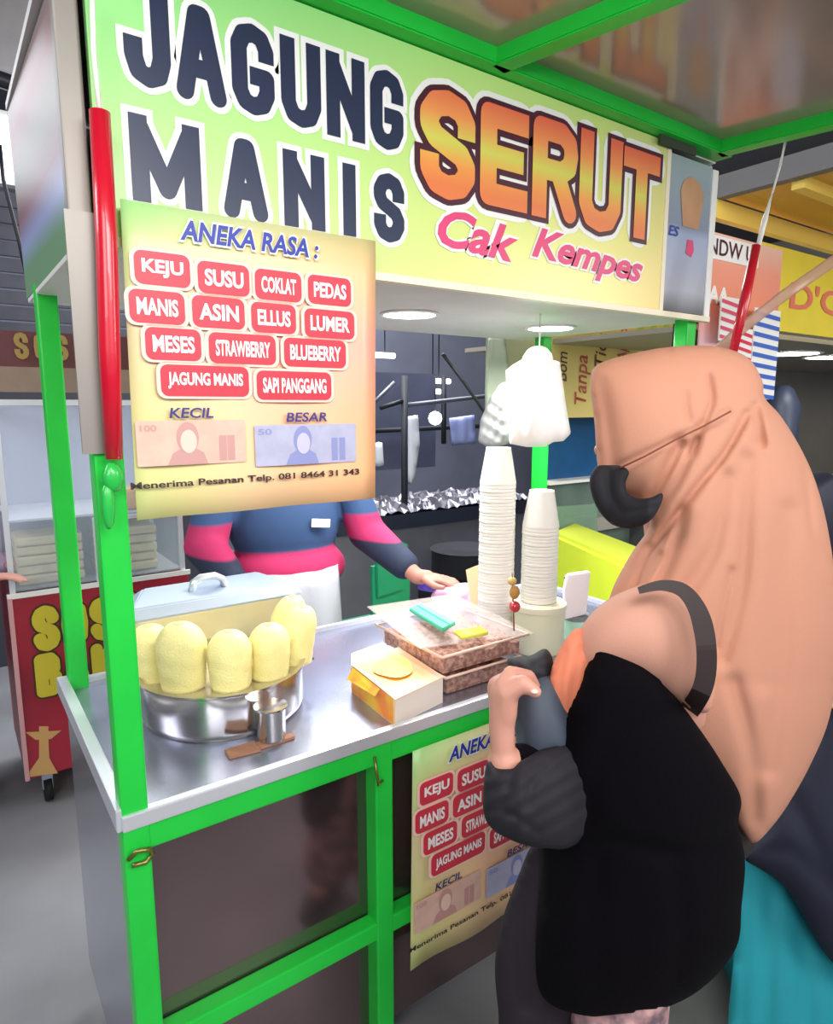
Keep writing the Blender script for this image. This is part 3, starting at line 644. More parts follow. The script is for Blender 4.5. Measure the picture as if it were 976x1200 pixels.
lathe('jar_lid', mat('jar_grey', '#7f868e', .4), [(0, .06), (.036, .06), (.036, .075), (0, .077)], 1.22, .14, ZC, jr, 24)

# ------------------------------------------------------------ hanging things
rd = thing('red_rod', 'long glossy red tube hanging along the left corner post in front of the sign', 'tube', (-.02, -.05, 1.4))
A, B = atY(117, 131, -.045), atY(134, 538, -.045)
tube('tube_body', RED, [A, A*.66+B*.34+np.array([.002, 0, 0]), A*.33+B*.67, B], [.0135, .0145, .0145, .012], rd, 20)
tube('hanging_cord', WHITE, [atY(108, -20, -.045), atY(110, 60, -.045), A], .0035, rd, 8)
bow = thing('green_ribbon', 'green plastic ribbon knotted round the corner post under the red tube', 'ribbon', (-.02, -.03, 1.35))
GR = mat('ribbon_green', '#27b84a', .3, coat=.3)
cloth('ribbon_loop', GR, [(119, 560), (126, 542), (140, 545), (146, 560), (140, 575), (125, 574)], lambda u, v: float(np.linalg.norm(atY(u, v, -.05)-CAM)*F_PX/np.linalg.norm(ray(u, v))), .012, .012, 2, parent=bow, iters=200)
cloth('ribbon_tail', GR, [(119, 572), (128, 566), (135, 580), (134, 612), (126, 620), (119, 600)], lambda u, v: float(np.linalg.norm(atY(u, v, -.05)-CAM)*F_PX/np.linalg.norm(ray(u, v))), .01, .01, 2, parent=bow, iters=200)
cr = thing('red_stick', 'red stick hanging on a white string from the awning beam, above the customer', 'stick', tuple(atD(880, 300, 1.72)))
tube('string', WHITE, [atD(922, 158, 1.70), atD(914, 195, 1.70), atD(905, 226, 1.70)], .003, cr, 6)
tube('string', WHITE, [atD(905, 226, 1.70), atD(896, 258, 1.70), atD(888, 290, 1.70)], [.0012, .007, .006], cr, 8)
tube('stick_body', RED, [atD(886, 288, 1.70), atD(873, 350, 1.70), atD(858, 416, 1.70)], [.011, .013, .011], cr, 8)
tube('string', mat('dark_cord', '#7a2730', .5), [atD(858, 416, 1.70), atD(856, 440, 1.75)], .0015, cr, 6)
sr = thing('plastic_strap', 'translucent brown plastic strap running up to the right edge behind the red stick', 'strap', tuple(atD(900, 370, 2.0)))
tube('strap_band', mat('translucent_strap', '#c9a08a', .3, alpha=.65), [atD(815, 436, 2.0), atD(870, 384, 2.0), atD(920, 345, 2.0), atD(985, 300, 2.0)], .018, sr, 10, .25)
# white bag hanging in the canopy
wb = thing('white_bag', 'white plastic bag bunched at the top and hanging inside the canopy', 'bag', tuple(atD(630, 420, 1.75)))
BAG = mat('bag_white', '#fdfdfd', .4)
BAG.node_tree.nodes['Principled BSDF'].inputs['Subsurface Weight'].default_value = .3
cloth('bag_body', BAG, [(593, 434), (600, 428), (612, 421), (628, 419), (645, 421), (656, 424), (659, 445), (664, 480), (669, 508), (660, 517), (648, 518), (640, 523), (618, 524), (597, 520), (594, 480)], 1.75, .07, .07, 3, parent=wb, curve=False, iters=500, creases=[([(615, 424), (612, 470), (610, 515)], .006, 4), ([(640, 424), (645, 470), (650, 512)], .006, 4)], wav=[(1, .1, .16, .005, 0)])
cloth('bag_knot', BAG, [(612, 424), (618, 410), (630, 405), (642, 409), (648, 424), (630, 428)], 1.75, .03, .03, 2, parent=wb, iters=200)
tube('bag_string', WHITE, [atD(632, 412, 1.75), tuple(np.array(atD(632, 412, 1.75))*[1, 1, 0]+np.array([0, 0, 1.735]))], .002, wb, 6)
wb['label'] = 'bright white plastic bag bunched at the top and hanging above the cup columns'
tube('thin_cable', DARK, [atY(519, 415, .75), atY(545, 450, .78), atY(585, 508, .8)], .006)
tag(bpy.data.objects['thin_cable'], 'thin grey cable sagging behind the cart toward the white bag', 'cable')

# ------------------------------------------------------------ people
def face_bits(t, hc, f, s, up, r, hair):
    """eyes, brows, mouth as small pieces on a head centred hc"""
    ew = mat('eye_white', '#eee8e2', .3); ed = mat('eye_dark', '#1c1512', .3); lip = mat('lip', '#a85a52', .5)
    for k in (-1, 1):
        p = hc+f*(r*.86)+s*(k*.034)+up*.005
        e = tobj('eye', ico(p, .0125, sub=2), ew, t, True); tobj('pupil', ico(p+f*.0085, .006, sub=2), ed, e, True)
        tube('eyebrow', ed, [p+up*.022-s*.016+f*.006, p+up*.026+f*.010, p+up*.022+s*.016+f*.006], .003, t, 6)
    tube('mouth', lip, [hc+f*(r*.88)-up*.062-s*.022, hc+f*(r*.96)-up*.060, hc+f*(r*.88)-up*.062+s*.022], .005, t, 8)
def person(label, loc, face, H, skin, shirt, trous, hair, arms, feet=(.10, .10), vox=.008, hairdo=True, lean=0, shoes=None, sleeve_to=1.0, hand_open=0, longsleeve=True, face_on=True, tors=1.0, group=None):
    """body lofted as one skin; arms = [(elbow, wrist, hand_dir)] in local (side, fwd, z), left arm first (side<0 = its right)"""
    t = thing('person', label, 'person', (loc[0], loc[1], 0), group)
    f = Vector((math.cos(face), math.sin(face), 0)); s = Vector((f.y, -f.x, 0)); up = Vector((0, 0, 1)); k = H/1.7
    o = Vector((loc[0], loc[1], 0))
    L = lambda a, b, c: o+s*(a*k)+f*((b+lean*max(0, c-1)/.6)*k)+up*(c*k)
    rot = Matrix((s, f, up)).transposed()
    hc = L(0, .02, 1.585); hr = .1*k
    B = [('e', hc, (.074*k, .092*k, .112*k), rot), ('e', hc+f*.03*k-up*.045*k, (.055*k, .062*k, .06*k), rot), ('c', hc+f*.088*k-up*.005, .008, hc+f*.105*k-up*.028*k, .013),
         ('c', L(0, 0, 1.40), .058*k, L(0, .01, 1.52), .052*k), ('e', L(0, 0, 1.28), (.17*k, .10*k, .15*k), rot), ('e', L(0, 0, 1.10), (.14*k, .095*k, .17*k), rot), ('e', L(0, 0, .95), (.155*k, .11*k, .12*k), rot)]
    for q in (-1, 1): B += [('e', hc+s*(q*.074*k)-up*.005, (.012, .018, .03), rot)]
    legs = []; T = [('e', L(0, 0, .95), (.17*k, .125*k, .12*k), rot)]
    for q, fy in zip((-1, 1), feet):
        hip = L(q*.085, 0, .90); kn = L(q*.095, .02, .48); an = L(q*.1, -.02+fy*0, .09)
        B += [('c', hip, .085*k, kn, .052*k), ('c', kn, .052*k, an, .036*k), ('c', an, .036*k, L(q*.105, .10, .04), .03*k)]
        T += [('c', hip, .10*k, kn, .075*k), ('c', kn, .075*k, an+up*.03, .062*k)]
    S = [('e', L(0, 0, 1.27), (.19*k*tors, .125*k, .16*k), rot), ('e', L(0, 0, 1.10), (.165*k*tors, .12*k, .18*k), rot), ('e', L(0, 0, .94), (.18*k*tors, .135*k, .11*k), rot)]
    for q, (el, wr, hd) in zip((-1, 1), arms):
        sh = L(q*.17, 0, 1.36); el = L(*el); wr = L(*wr); hd = (s*hd[0]+f*hd[1]+up*hd[2]).normalized()
        B += [('c', sh, .05*k, el, .038*k), ('c', el, .038*k, wr, .026*k)]
        S += [('c', sh, .068*k, el, .056*k), ]
        if longsleeve: S += [('c', el, .056*k, el.lerp(wr, sleeve_to), .045*k)]
        # hand: palm and five fingers
        n = hd.cross(up); n = n.normalized() if n.length > .1 else s
        nn = n.cross(hd).normalized()
        pc_ = wr+hd*.05*k
        B += [('c', wr, .024*k, wr+hd*.03*k, .026*k), ('e', pc_, (.038*k, .042*k, .016*k), Matrix((n, hd, nn)).transposed())]
        for j, (off, ln) in enumerate(((-.028, .062), (-.009, .072), (.010, .068), (.027, .052))):
            a = wr+hd*.08*k+n*off*k; b_ = a+(hd*.6*ln+n*off*.15-nn*.008)*k; c_ = b_+(hd*.45*ln-nn*(.02+hand_open*.02))*k
            B += [('c', a, .0095*k, b_, .0088*k), ('c', b_, .0088*k, c_, .0075*k)]
        a = wr+hd*.03*k-n*.03*k*q*1; b_ = a+(hd*.03-n*q*.03-nn*.008)*k; c_ = b_+(hd*.03-n*q*.006)*k
        B += [('c', a, .013*k, b_, .011*k), ('c', b_, .011*k, c_, .009*k)]
    blob('body', B, vox*.75, skin, t, 3)
    if shirt: blob('shirt', S, vox*1.3, shirt, t, 5)
    if trous: blob('trousers', T, vox*1.3, trous, t, 5)
    for q in (-1, 1):
        blob('shoe', [('e', L(q*.105, .05, .045), (.045*k, .125*k, .035*k), rot), ('e', L(q*.1, -.03, .06), (.042*k, .05*k, .045*k), rot)], .012, shoes or mat('shoe_dark', '#2a2a2e', .6), t, 2)
    if hairdo: blob('hair', [('e', hc-f*.012*k+up*.03*k, (.085*k, .098*k, .10*k), rot), ('e', hc-f*.05*k-up*.03*k, (.075*k, .06*k, .09*k), rot)], .008, hair, t, 3)
    if face_on: face_bits(t, hc, f, s, up, .1*k, hair)
    return t, L, f, s, hc
HAIR = mat('black_hair', '#15110f', .6, bump=.6, bscale=300)
# vendor behind the counter
VSH = ramp_mat('vendor_shirt', 'Z', .7, 1.45, [(0, '#39507c'), (.29, '#39507c'), (.30, '#c22a62'), (.43, '#c22a62'), (.445, '#34507c'), (1, '#2f4a72')], .8)
vend, L, f, s, hc = person('vendor behind the counter in a blue shirt with a crimson band', (.71, .98), -math.pi/2-.15, 1.72, SKIN2, VSH,
    mat('vendor_trousers', '#2c2f3c', .8), HAIR, [((-.27, .06, 1.05), (-.35, .29, .935), (-.9, .6, -.08)), ((.27, .06, 1.05), (.22, .28, .96), (-.4, 1, -.1))], tors=1.16, sleeve_to=.12)
AP = mat('apron_white', '#c9cbd6', .8, bump=.2, bscale=40)
bm = bmesh.new(); g = []
for i in range(15):
    a = -1.15+2.3*i/14; g.append([bm.verts.new(tuple(L(math.sin(a)*(.175+.02*(1-j/10)), math.cos(a)*(.135+.03*(1-j/10))+.02+.006*math.sin(i*1.7), .955-.55*(1-j/10)))) for j in range(11)])
for i in range(14):
    for j in range(10): bm.faces.new((g[i][j], g[i+1][j], g[i+1][j+1], g[i][j+1]))
ap = tobj('apron', bm, AP, vend, True); ap.modifiers.new('s', 'SOLIDIFY').thickness = .004
pt = L(.075, .145, 1.12)
bm = bmesh.new(); add_box(bm, -.032, .032, -.003, .003, -.014, .014, .002); o = tobj('chest_badge', bm, INK_W, None); o.location = atY(376, 613, .845); o.rotation_euler = (0, .1, -.15)
o.parent = vend; o.matrix_parent_inverse = vend.matrix_basis.inverted()
SL = ramp_mat('vendor_sleeve', 'Z', .9, 1.3, [(0, '#232c44'), (.36, '#232c44'), (.38, '#b82a60'), (.57, '#b82a60'), (.6, '#34507c')], .8)
for q, (el, wr) in ((-1, ((-.27, .06, 1.05), (-.35, .29, .935))), (1, ((.27, .06, 1.05), (.22, .28, .96)))):
    e_, w_ = L(*el), L(*wr); m1 = L(q*.17, 0, 1.36).lerp(e_, .3)
    blob('sleeve', [('c', m1, .062, e_, .066), ('c', e_, .066, e_.lerp(w_, .75), .05)], .009, SL, vend, 4, 'dark navy lower sleeve')

# ------------------------------------------------------------ woman in the peach hijab
PEACH = mat('peach_cloth', '#c08870', .75, var=.05, scale=3, bump=.12, bscale=420)
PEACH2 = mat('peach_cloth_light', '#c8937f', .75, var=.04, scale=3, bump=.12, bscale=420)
FLORAL = mat('floral_trousers', '#d8a8a8', .8, col2='#6d5a62', scale=26)
BLK = mat('black_blouse', '#08060b', 1, bump=.2, bscale=160)
BLK.node_tree.nodes['Principled BSDF'].inputs['Specular IOR Level'].default_value = .12
GREYS = mat('charcoal_sleeve', '#211e27', .8, var=.3, scale=14)
wo = atD(752, 900, 1.12)
face = math.atan2(.579, -.815)
wt = thing('person', 'woman in a long peach hijab, black face mask and black blouse ordering at the counter', 'person', (float(wo[0]), float(wo[1]), 0))
wf = Vector((math.cos(face), math.sin(face), 0)); ws = Vector((wf.y, -wf.x, 0)); wu = Vector((0, 0, 1))
# ws points away from the camera or to it: make it point to the camera
toc = Vector((CAM[0]-wo[0], CAM[1]-wo[1], 0))
if ws.dot(toc) < 0: ws = -ws
WL = lambda a, b, c: Vector((wo[0], wo[1], 0))+ws*a+wf*b+wu*c       # side(to camera), forward, height
rot = Matrix((ws, wf, wu)).transposed()
V = lambda u, v, d: Vector(atD(u, v, d))
hd_c = V(774, 512, 1.12)
WB_ = [('e', hd_c, (.072, .088, .105), rot), ('e', hd_c+wf*.035-wu*.05, (.052, .055, .05), rot), ('c', hd_c+wf*.085, .008, hd_c+wf*.10-wu*.022, .012),
       ('c', V(800, 690, 1.13), .056, hd_c-wf*.02-wu*.06, .05), ('e', V(790, 790, 1.13), (.11, .09, .14), rot), ('e', V(760, 930, 1.13), (.10, .09, .18), rot), ('e', V(755, 1060, 1.13), (.11, .10, .13), rot)]
for q in (-1, 1):
    hip = WL(q*.06-.05, 0, .76); kn = WL(q*.07-.05, .03, .43); an = WL(q*.09, -.01, .08)
    WB_ += [('c', hip, .06, kn, .05), ('c', kn, .05, an, .034), ('c', an, .034, WL(q*.09, .11, .035), .028)]
# near arm
sh, el, wr = V(766, 800, 1.06), V(684, 925, 1.04), V(590, 893, .965)
WB_ += [('c', sh, .048, el, .038), ('c', el, .038, wr, .024)]
# near hand: palm rises from the cuff, fingers curl over the far sleeve, thumb to the right
kn0 = V(590, 806, .965)
WB_ += [('c', wr, .0175, V(588, 852, .962), .019), ('c', V(588, 852, .962), .019, V(591, 812, .955), .021), ('c', V(588, 850, .968), .017, V(588, 806, .985), .022), ('c', V(589, 845, .972), .016, V(589, 810, 1.005), .019)]
for j, (d0, ln) in enumerate(((.950, 1.0), (.970, 1.08), (.990, 1.0), (1.008, .85))):
    a = V(590, 803+j*2, d0); b_ = V(590+8*ln, 788+j*3, d0+.010); c_ = V(596+24*ln, 792+j*4, d0+.035); e_ = V(598+30*ln, 806+j*4, d0+.05)
    WB_ += [('c', a, .0125, b_, .0105), ('c', b_, .0105, c_, .0095), ('c', c_, .0095, e_, .008)]
th0, th1, th2 = V(594, 812, .945), V(612, 800, .935), V(628, 811, .932)
WB_ += [('c', V(592, 838, .955), .017, th0, .017), ('c', th0, .017, th1, .0125), ('c', th1, .0125, th2, .0095)]
# far arm folded across
sh2, el2, wr2 = V(760, 770, 1.24), V(668, 905, 1.2), V(612, 800, 1.03)
WB_ += [('c', sh2, .048, el2, .038), ('c', el2, .036, wr2, .024)]
hd2 = (V(608, 770, 1.0)-wr2).normalized()
body = blob('body', WB_, .0045, SKIN, wt, 3)
tobj('fingernail', ico(V(626, 810, .9245), (.006, .006, .0035), None, 2), mat('nail', '#f0cfc8', .25, coat=.6), wt, True)
# eyes
for q in (-.03, .034):
    p = hd_c+wf*.082+ws*q+wu*.005; e = tobj('eye', ico(p, .0125, sub=2), mat('eye_white', '#eee8e2', .3), wt, True); tobj('pupil', ico(p+wf*.009, .006, sub=2), mat('eye_dark', '#1c1512', .3), e, True)
    tube('eyebrow', mat('eye_dark', '#1c1512'), [p+wu*.022-ws*.016+wf*.004, p+wu*.026+wf*.010, p+wu*.022+ws*.016+wf*.004], .003, wt, 6)
blob('sleeve', [('c', sh, .05, el, .042), ('c', el, .042, el.lerp(wr, .8), .036)], .007, BLK, wt, 4)
# trousers, shoes
TP = [('e', WL(-.05, 0, .74), (.115, .11, .10), rot)]
for q in (-1, 1):
    TP += [('c', WL(q*.06-.05, 0, .74), .07, WL(q*.08-.05, .03, .46), .085), ('c', WL(q*.08-.05, .03, .46), .085, WL(q*.09, 0, .12), .085)]
    blob('shoe', [('e', WL(q*.09, .06, .04), (.042, .12, .034), rot), ('e', WL(q*.09, -.02, .05), (.04, .045, .04), rot)], .012, mat('shoe_dark', '#2a2a2e', .6), wt, 2)
blob('trousers', TP, .01, FLORAL, wt, 5, 'pale pink patterned trousers')
# hijab: one long closed volume with modelled folds
HJ = [(742, 414), (790, 406), (840, 406), (876, 419), (893, 446), (896, 466), (915, 488), (938, 525), (956, 566), (970, 620), (980, 690), (984, 760), (972, 840), (950, 895), (925, 940), (905, 968), (884, 988), (870, 975), (840, 930), (790, 900), (730, 880), (690, 870), (664, 868), (650, 850), (643, 822), (645, 796), (655, 770), (680, 742), (708, 712), (722, 680), (742, 645), (758, 622), (760, 600), (740, 584), (716, 582), (704, 562), (699, 535), (697, 500), (694, 475), (692, 450), (699, 428)]
hdep = lambda u, v: 1.12+(.0 if v < 600 else .02*min(1, (v-600)/200))+(.05*max(0, (u-900)/80))
cre = [([(722, 548), (790, 515), (855, 482)], .010, 3), ([(830, 440), (834, 470), (822, 500), (812, 532)], .016, 3.2),
       ([(876, 484), (850, 530), (822, 565), (780, 620), (755, 660), (735, 700)], .022, 4), ([(885, 475), (890, 500), (893, 520)], .022, 4),
       ([(803, 460), (804, 478), (808, 494)], .009, 3), ([(797, 522), (780, 556), (765, 584)], .024, 8), ([(815, 515), (795, 560), (772, 596)], .018, 5),
       ([(940, 515), (948, 580), (955, 630), (978, 672)], .016, 3.5), ([(852, 560), (836, 640), (800, 700)], .012, 11), ([(876, 540), (868, 680), (845, 770)], .014, 12),
       ([(857, 668), (845, 720), (838, 760)], .014, 3.5), ([(760, 640), (738, 672), (722, 705)], .016, 4), ([(772, 650), (752, 680), (738, 706)], .014, 4), ([(700, 735), (670, 775), (658, 830)], .010, 7), ([(690, 770), (680, 800), (668, 850)], .008, 6),
       ([(702, 450), (712, 500), (718, 545)], .010, 9), ([(925, 600), (918, 760), (900, 900)], .014, 14), ([(800, 600), (790, 640), (770, 690)], .012, 7), ([(893, 520), (905, 640), (895, 800)], .008, 12), ([(860, 800), (880, 880), (884, 960)], .012, 10)]
cloth('hijab', PEACH, HJ, hdep, .125, .12, 3, cre, wt, iters=3500, power=.42, wav=[(1, -.25, .05, .002, .5)])
# light fold of the hijab over the near shoulder
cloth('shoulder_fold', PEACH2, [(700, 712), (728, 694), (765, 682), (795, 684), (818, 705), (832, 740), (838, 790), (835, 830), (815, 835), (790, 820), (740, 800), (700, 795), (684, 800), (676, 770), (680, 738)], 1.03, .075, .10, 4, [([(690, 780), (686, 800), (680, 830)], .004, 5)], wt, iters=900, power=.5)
cloth('front_drape', mat('peach_deep', '#d97f60', .75, bump=.12, bscale=420), [(672, 738), (690, 742), (700, 770), (694, 800), (684, 830), (668, 858), (656, 850), (645, 828), (643, 800), (652, 768)], 1.02, .03, .05, 3, [([(680, 760), (672, 800), (668, 840)], .006, 4), ([(662, 765), (656, 800), (658, 835)], .004, 3)], wt, iters=400)
# face mask
cloth('face_mask', mat('black_mask', '#15141c', .8, var=.2, scale=12), [(698, 547), (712, 545), (728, 546), (737, 553), (733, 566), (736, 578), (748, 584), (762, 583), (776, 578), (774, 592), (762, 610), (742, 619), (720, 616), (704, 602), (694, 582), (691, 562)], lambda u, v: 1.055-.06*max(0, min(1, (u-715)/45)), .02, .06, 2.5, [([(712, 552), (714, 575), (728, 600)], .005, 4), ([(738, 600), (765, 594)], .004, 3)], wt, iters=500)
tube('mask_string', mat('string_brown', '#7a4436', .7), [V(727, 548, 1.025), V(755, 535, 1.008), V(790, 516, .995), V(825, 499, .992), V(856, 482, 1.0)], .0016, wt, 6)
# blouse
BL = [(695, 753), (712, 754), (730, 761), (760, 779), (784, 806), (808, 838), (828, 866), (846, 894), (868, 934), (865, 966), (873, 1009), (869, 1060), (862, 1112), (820, 1160), (766, 1185), (705, 1192), (655, 1182), (632, 1160), (628, 1110), (632, 1050), (634, 1000), (630, 960), (640, 895), (654, 855), (668, 825), (681, 799), (684, 785), (692, 770)]
cloth('blouse', BLK, BL, lambda u, v: 1.0+.10*min(1, max(0, (v-800)/200)), .12+0, .13, 5, [([(655, 990), (720, 985), (800, 1000), (860, 975)], .012, 9), ([(700, 1010), (695, 1080), (700, 1160)], .006, 14), ([(790, 1010), (800, 1090), (790, 1150)], .006, 14), ([(760, 800), (700, 900), (690, 960)], .006, 14)], wt, iters=1200)
cloth('blouse_hem', mat('plum_black', '#211823', .85), [(628, 985), (606, 1030), (588, 1080), (580, 1130), (584, 1185), (592, 1230), (660, 1230), (680, 1100), (660, 1000)], 1.16, .05, .06, 5, [([(625, 1010), (610, 1090), (618, 1180)], .01, 8)], wt, iters=500, label='dark plum front panel of the tunic')
# near sleeve with loose cuff, far sleeve grey
cloth('sleeve', GREYS, [(571, 893), (584, 899), (600, 899), (612, 890), (640, 876), (675, 870), (710, 900), (705, 960), (670, 992), (640, 994), (618, 991), (598, 984), (580, 974), (568, 958), (566, 930)], lambda u, v: .955+.085*max(0, u-610)/100, .055, .05, 3,
      [([(600, 905), (596, 925), (588, 945)], .007, 4), ([(640, 895), (625, 915), (620, 945)], .007, 4), ([(575, 925), (600, 920)], .005, 4), ([(572, 950), (600, 955), (630, 975)], .006, 4)], wt, iters=500, wav=[(.6, 1, .3, .0022, 0)], label='loose charcoal sleeve cuff')
cloth('sleeve', mat('slate_cloth', '#47505f', .6, var=.12, scale=8), [(606, 805), (622, 795), (640, 790), (656, 800), (672, 840), (690, 870), (672, 905), (640, 915), (610, 905), (605, 870), (602, 835)], 1.03, .055, .06, 3, [([(612, 812), (610, 850), (612, 890)], .006, 4), ([(650, 880), (630, 900)], .006, 4)], wt, iters=400, label='slate grey sleeve of the far arm')
cloth('sleeve_cuff', mat('charcoal_cuff', '#24242a', .75, var=.2, scale=14), [(594, 774), (604, 770), (622, 768), (638, 760), (647, 770), (648, 790), (642, 812), (628, 818), (612, 806), (600, 792)], 1.055, .05, .05, 2.5, [([(604, 775), (615, 790), (635, 795)], .006, 3), ([(612, 770), (628, 782), (644, 782)], .006, 3), ([(606, 786), (622, 802), (640, 805)], .005, 3)], wt, iters=300)
# shoulder bag strap
bg = thing('shoulder_bag', 'dark shoulder bag strap looped over the peach hijab at the near shoulder', 'bag', tuple(V(800, 850, 1.0)))
STR = mat('bag_strap', '#2c2020', .6)
sp_ = catmull([(748, 692), (775, 686), (800, 692), (817, 714), (826, 745), (828, 778), (824, 804), (814, 824), (800, 842)], 6, False)
bm = bmesh.new(); LL = [[], [], [], []]; n_ = len(sp_)-1
for i, p in enumerate(sp_):
    d_ = sp_[min(i+1, n_)]-sp_[max(i-1, 0)]; d_ /= np.linalg.norm(d_); nn = np.array([-d_[1], d_[0]])*(4+8*min(1, i/(n_*.45)))
    dd = .925+.03*abs(i/n_-.55)+.14*max(0, i/n_-.8)/.2
    for l_, (q_, e_) in zip(LL, ((p+nn, 0), (p-nn, .004), (p-nn, .012), (p+nn, .008))): l_.append(bm.verts.new(V(*q_, dd+e_)))
for i in range(n_):
    for k in range(4): a_, b_ = LL[k], LL[(k+1) % 4]; bm.faces.new((a_[i], a_[i+1], b_[i+1], b_[i]))
bm.faces.new([l_[0] for l_ in LL]); bm.faces.new([l_[-1] for l_ in LL])
tobj('strap', bm, STR, bg)
cloth('bag_body', STR, [(838, 905), (868, 900), (885, 960), (880, 1000), (850, 1010), (835, 960)], 1.2, .05, .06, 4, parent=bg, iters=300)

# ------------------------------------------------------------ second customer at the right edge
c2 = atD(1000, 900, 1.62)
TEAL = mat('teal_skirt', '#1f9aa8', .75, var=.1, scale=3); NAVY = mat('navy_jacket', '#1e2236', .8, var=.15, scale=5)
t2, L, f, s, hc = person('customer at the right edge in a navy jacket and long teal skirt', (float(c2[0]), float(c2[1])), math.atan2(.2, -1), 1.6, SKIN, NAVY, None, HAIR,
    [((-.25, .05, 1.06), (-.14, .25, .98), (.2, 1, 0)), ((.25, .05, 1.06), (.16, .24, .98), (-.2, 1, 0))], tors=1.25)
bm = bmesh.new(); rings = []; sg = 64
for i in range(15):
    q = i/14; z = .92-.86*q; rr = .17+.17*q
    rings.append([bm.verts.new(L(math.sin(a)*rr*(1+.06*q*math.sin(a*9+1)), math.cos(a)*rr*.85*(1+.06*q*math.sin(a*9+1)), z)) for a in [2*math.pi*j/sg for j in range(sg)]])
for a_, b_ in zip(rings, rings[1:]):
    for j in range(sg): bm.faces.new((a_[j], a_[(j+1) % sg], b_[(j+1) % sg], b_[j]))
bm.faces.new(rings[0]); bm.faces.new(rings[-1]); tobj('skirt', bm, TEAL, t2, True)
cloth('jacket_front', NAVY, [(978, 812), (952, 870), (925, 925), (903, 968), (880, 992), (872, 1006), (890, 1018), (915, 1035), (935, 1062), (955, 1100), (985, 1135), (1040, 1150), (1080, 1000), (1060, 850)], 1.42, .08, .1, 6, [([(890, 1000), (930, 1000), (970, 1040)], .01, 8), ([(930, 940), (960, 1000), (990, 1060)], .01, 10)], t2, iters=500)
cloth('skirt_panel', TEAL, [(872, 1000), (900, 1014), (930, 1050), (955, 1090), (990, 1130), (1050, 1200), (1040, 1330), (860, 1330), (852, 1220), (862, 1100)], 1.50, .05, .1, 6, [([(905, 1040), (900, 1120), (895, 1300)], .012, 9), ([(878, 1010), (872, 1120), (868, 1300)], .008, 6), ([(940, 1090), (945, 1180), (950, 1300)], .012, 9)], t2, iters=600)

# third person, at the left edge behind the red cart
t3, L, f, s, hc = person('person in a lilac top at the left edge beside the red cart', (-.33, 1.75), -.4, 1.55, SKIN, mat('lilac_top', '#c3b2d0', .8), mat('grey_trousers', '#53505c', .8), HAIR,
    [((-.24, .05, 1.06), (-.18, .24, 1.0), (.2, 1, 0)), ((.24, .05, 1.06), (.16, .28, 1.02), (-.2, 1, 0))], vox=.012)

# ------------------------------------------------------------ red sausage cart at the left
rc = thing('sausage_cart', 'red sausage cart with yellow lettering, glass case and small casters at the left', 'food cart', (.24, 1.85, 0))
RC = mat('red_cart_print', '#b02c3e', .4, var=.18, scale=3, col2='#8f2634')
box('cart_body', RC, -.07, .56, 1.6, 2.1, .13, .825, rc, bev=.006)
box('cart_edge', WHITE, -.075, .565, 1.595, 1.605, .822, .84, rc)
box('cart_edge', mat('pink_edge', '#d8a0a0', .4), -.075, -.06, 1.592, 1.606, .13, .825, rc)
YL = mat('yellow_lettering', '#dccb3c', .45); YO = mat('lettering_outline', '#4a3420', .5)  # yellow letters and their dark printed outline
yf = 1.6
for s_, u0, v0, v1, st_ in (('SOSIS', 38, 708, 762, 34), ('BAKAR', 36, 764, 815, 34)):
    for k, ch in enumerate(s_):
        a = float(atY(u0+k*st_, 735, yf)[0]); b = float(atY(u0+(k+1)*st_-2, 735, yf)[0])
        z1, z0 = float(atY(60, v0, yf)[2]), float(atY(60, v1, yf)[2])
        if b > .55: continue
        if ch == 'I': a += .02; b -= .02
        glyph(ch, YO, yf, a, b, z0, z1, .042, rc, grow=.007, off=.001, rnd=True, name='letter_outline')
        glyph(ch, YL, yf, a, b, z0, z1, .042, rc, off=.003, rnd=True)
st_ = mat('tan_print', '#d9a86a', .5); bm = bmesh.new()
for fp in ([(30, 858), (72, 856), (60, 866), (42, 867)], [(46, 851), (57, 851), (57, 866), (46, 866)], [(46, 866), (57, 866), (58, 888), (46, 888)], [(46, 888), (58, 888), (68, 906), (30, 911)]):
    dy_ = .002+.0006*len(bm.faces); bm.faces.new([bm.verts.new(tuple(atY(u, v, yf-dy_))) for u, v in fp])
tobj('printed_statue', bm, st_, rc)
for x in (-.0, .5):
    for y in (1.66, 2.04):
        bm = bmesh.new(); add_tube(bm, [(x-.014, y, .045), (x+.014, y, .045)], .045, 18); wh = tobj('caster_wheel', bm, mat('rubber', '#1b1b1d'), rc, True); box('caster_fork', ALU, x-.018, x+.018, y-.012, y+.012, .05, .132, wh)
FR = mat('case_frame', '#dfe3ea', .35, .3)
for x in (-.055, .54):
    for y in (1.615, 2.08): box('case_post', FR, x-.009, x+.009, y-.009, y+.009, .84, 1.51, rc)
for y in (1.615, 2.08): box('case_rail', FR, -.064, .549, y-.009, y+.009, 1.50, 1.52, rc)
for x in (-.055, .54): box('case_rail', FR, x-.009, x+.009, 1.615, 2.08, 1.50, 1.52, rc)
box('case_rail', FR, .22, .549, 1.607, 1.62, 1.07, 1.085, rc); box('case_post', FR, .22, .232, 1.607, 1.62, .84, 1.07, rc)
GLS = mat('case_glass', '#cfe0ee', .05, alpha=.22)
box('glass_pane', GLS, -.046, .531, 1.612, 1.616, .845, 1.50, rc)
box('glass_pane', GLS, .538, .542, 1.625, 2.07, .845, 1.50, rc)
box('case_back', mat('case_lilac', '#b5b8cc', .5), -.05, .53, 2.07, 2.076, .84, 1.5, rc)
box('case_floor', mat('case_floor_grey', '#8f9290', .5), -.05, .535, 1.62, 2.075, .84, .848, rc)
box('case_shelf', FR, -.05, .535, 1.63, 2.07, 1.09, 1.098, rc)
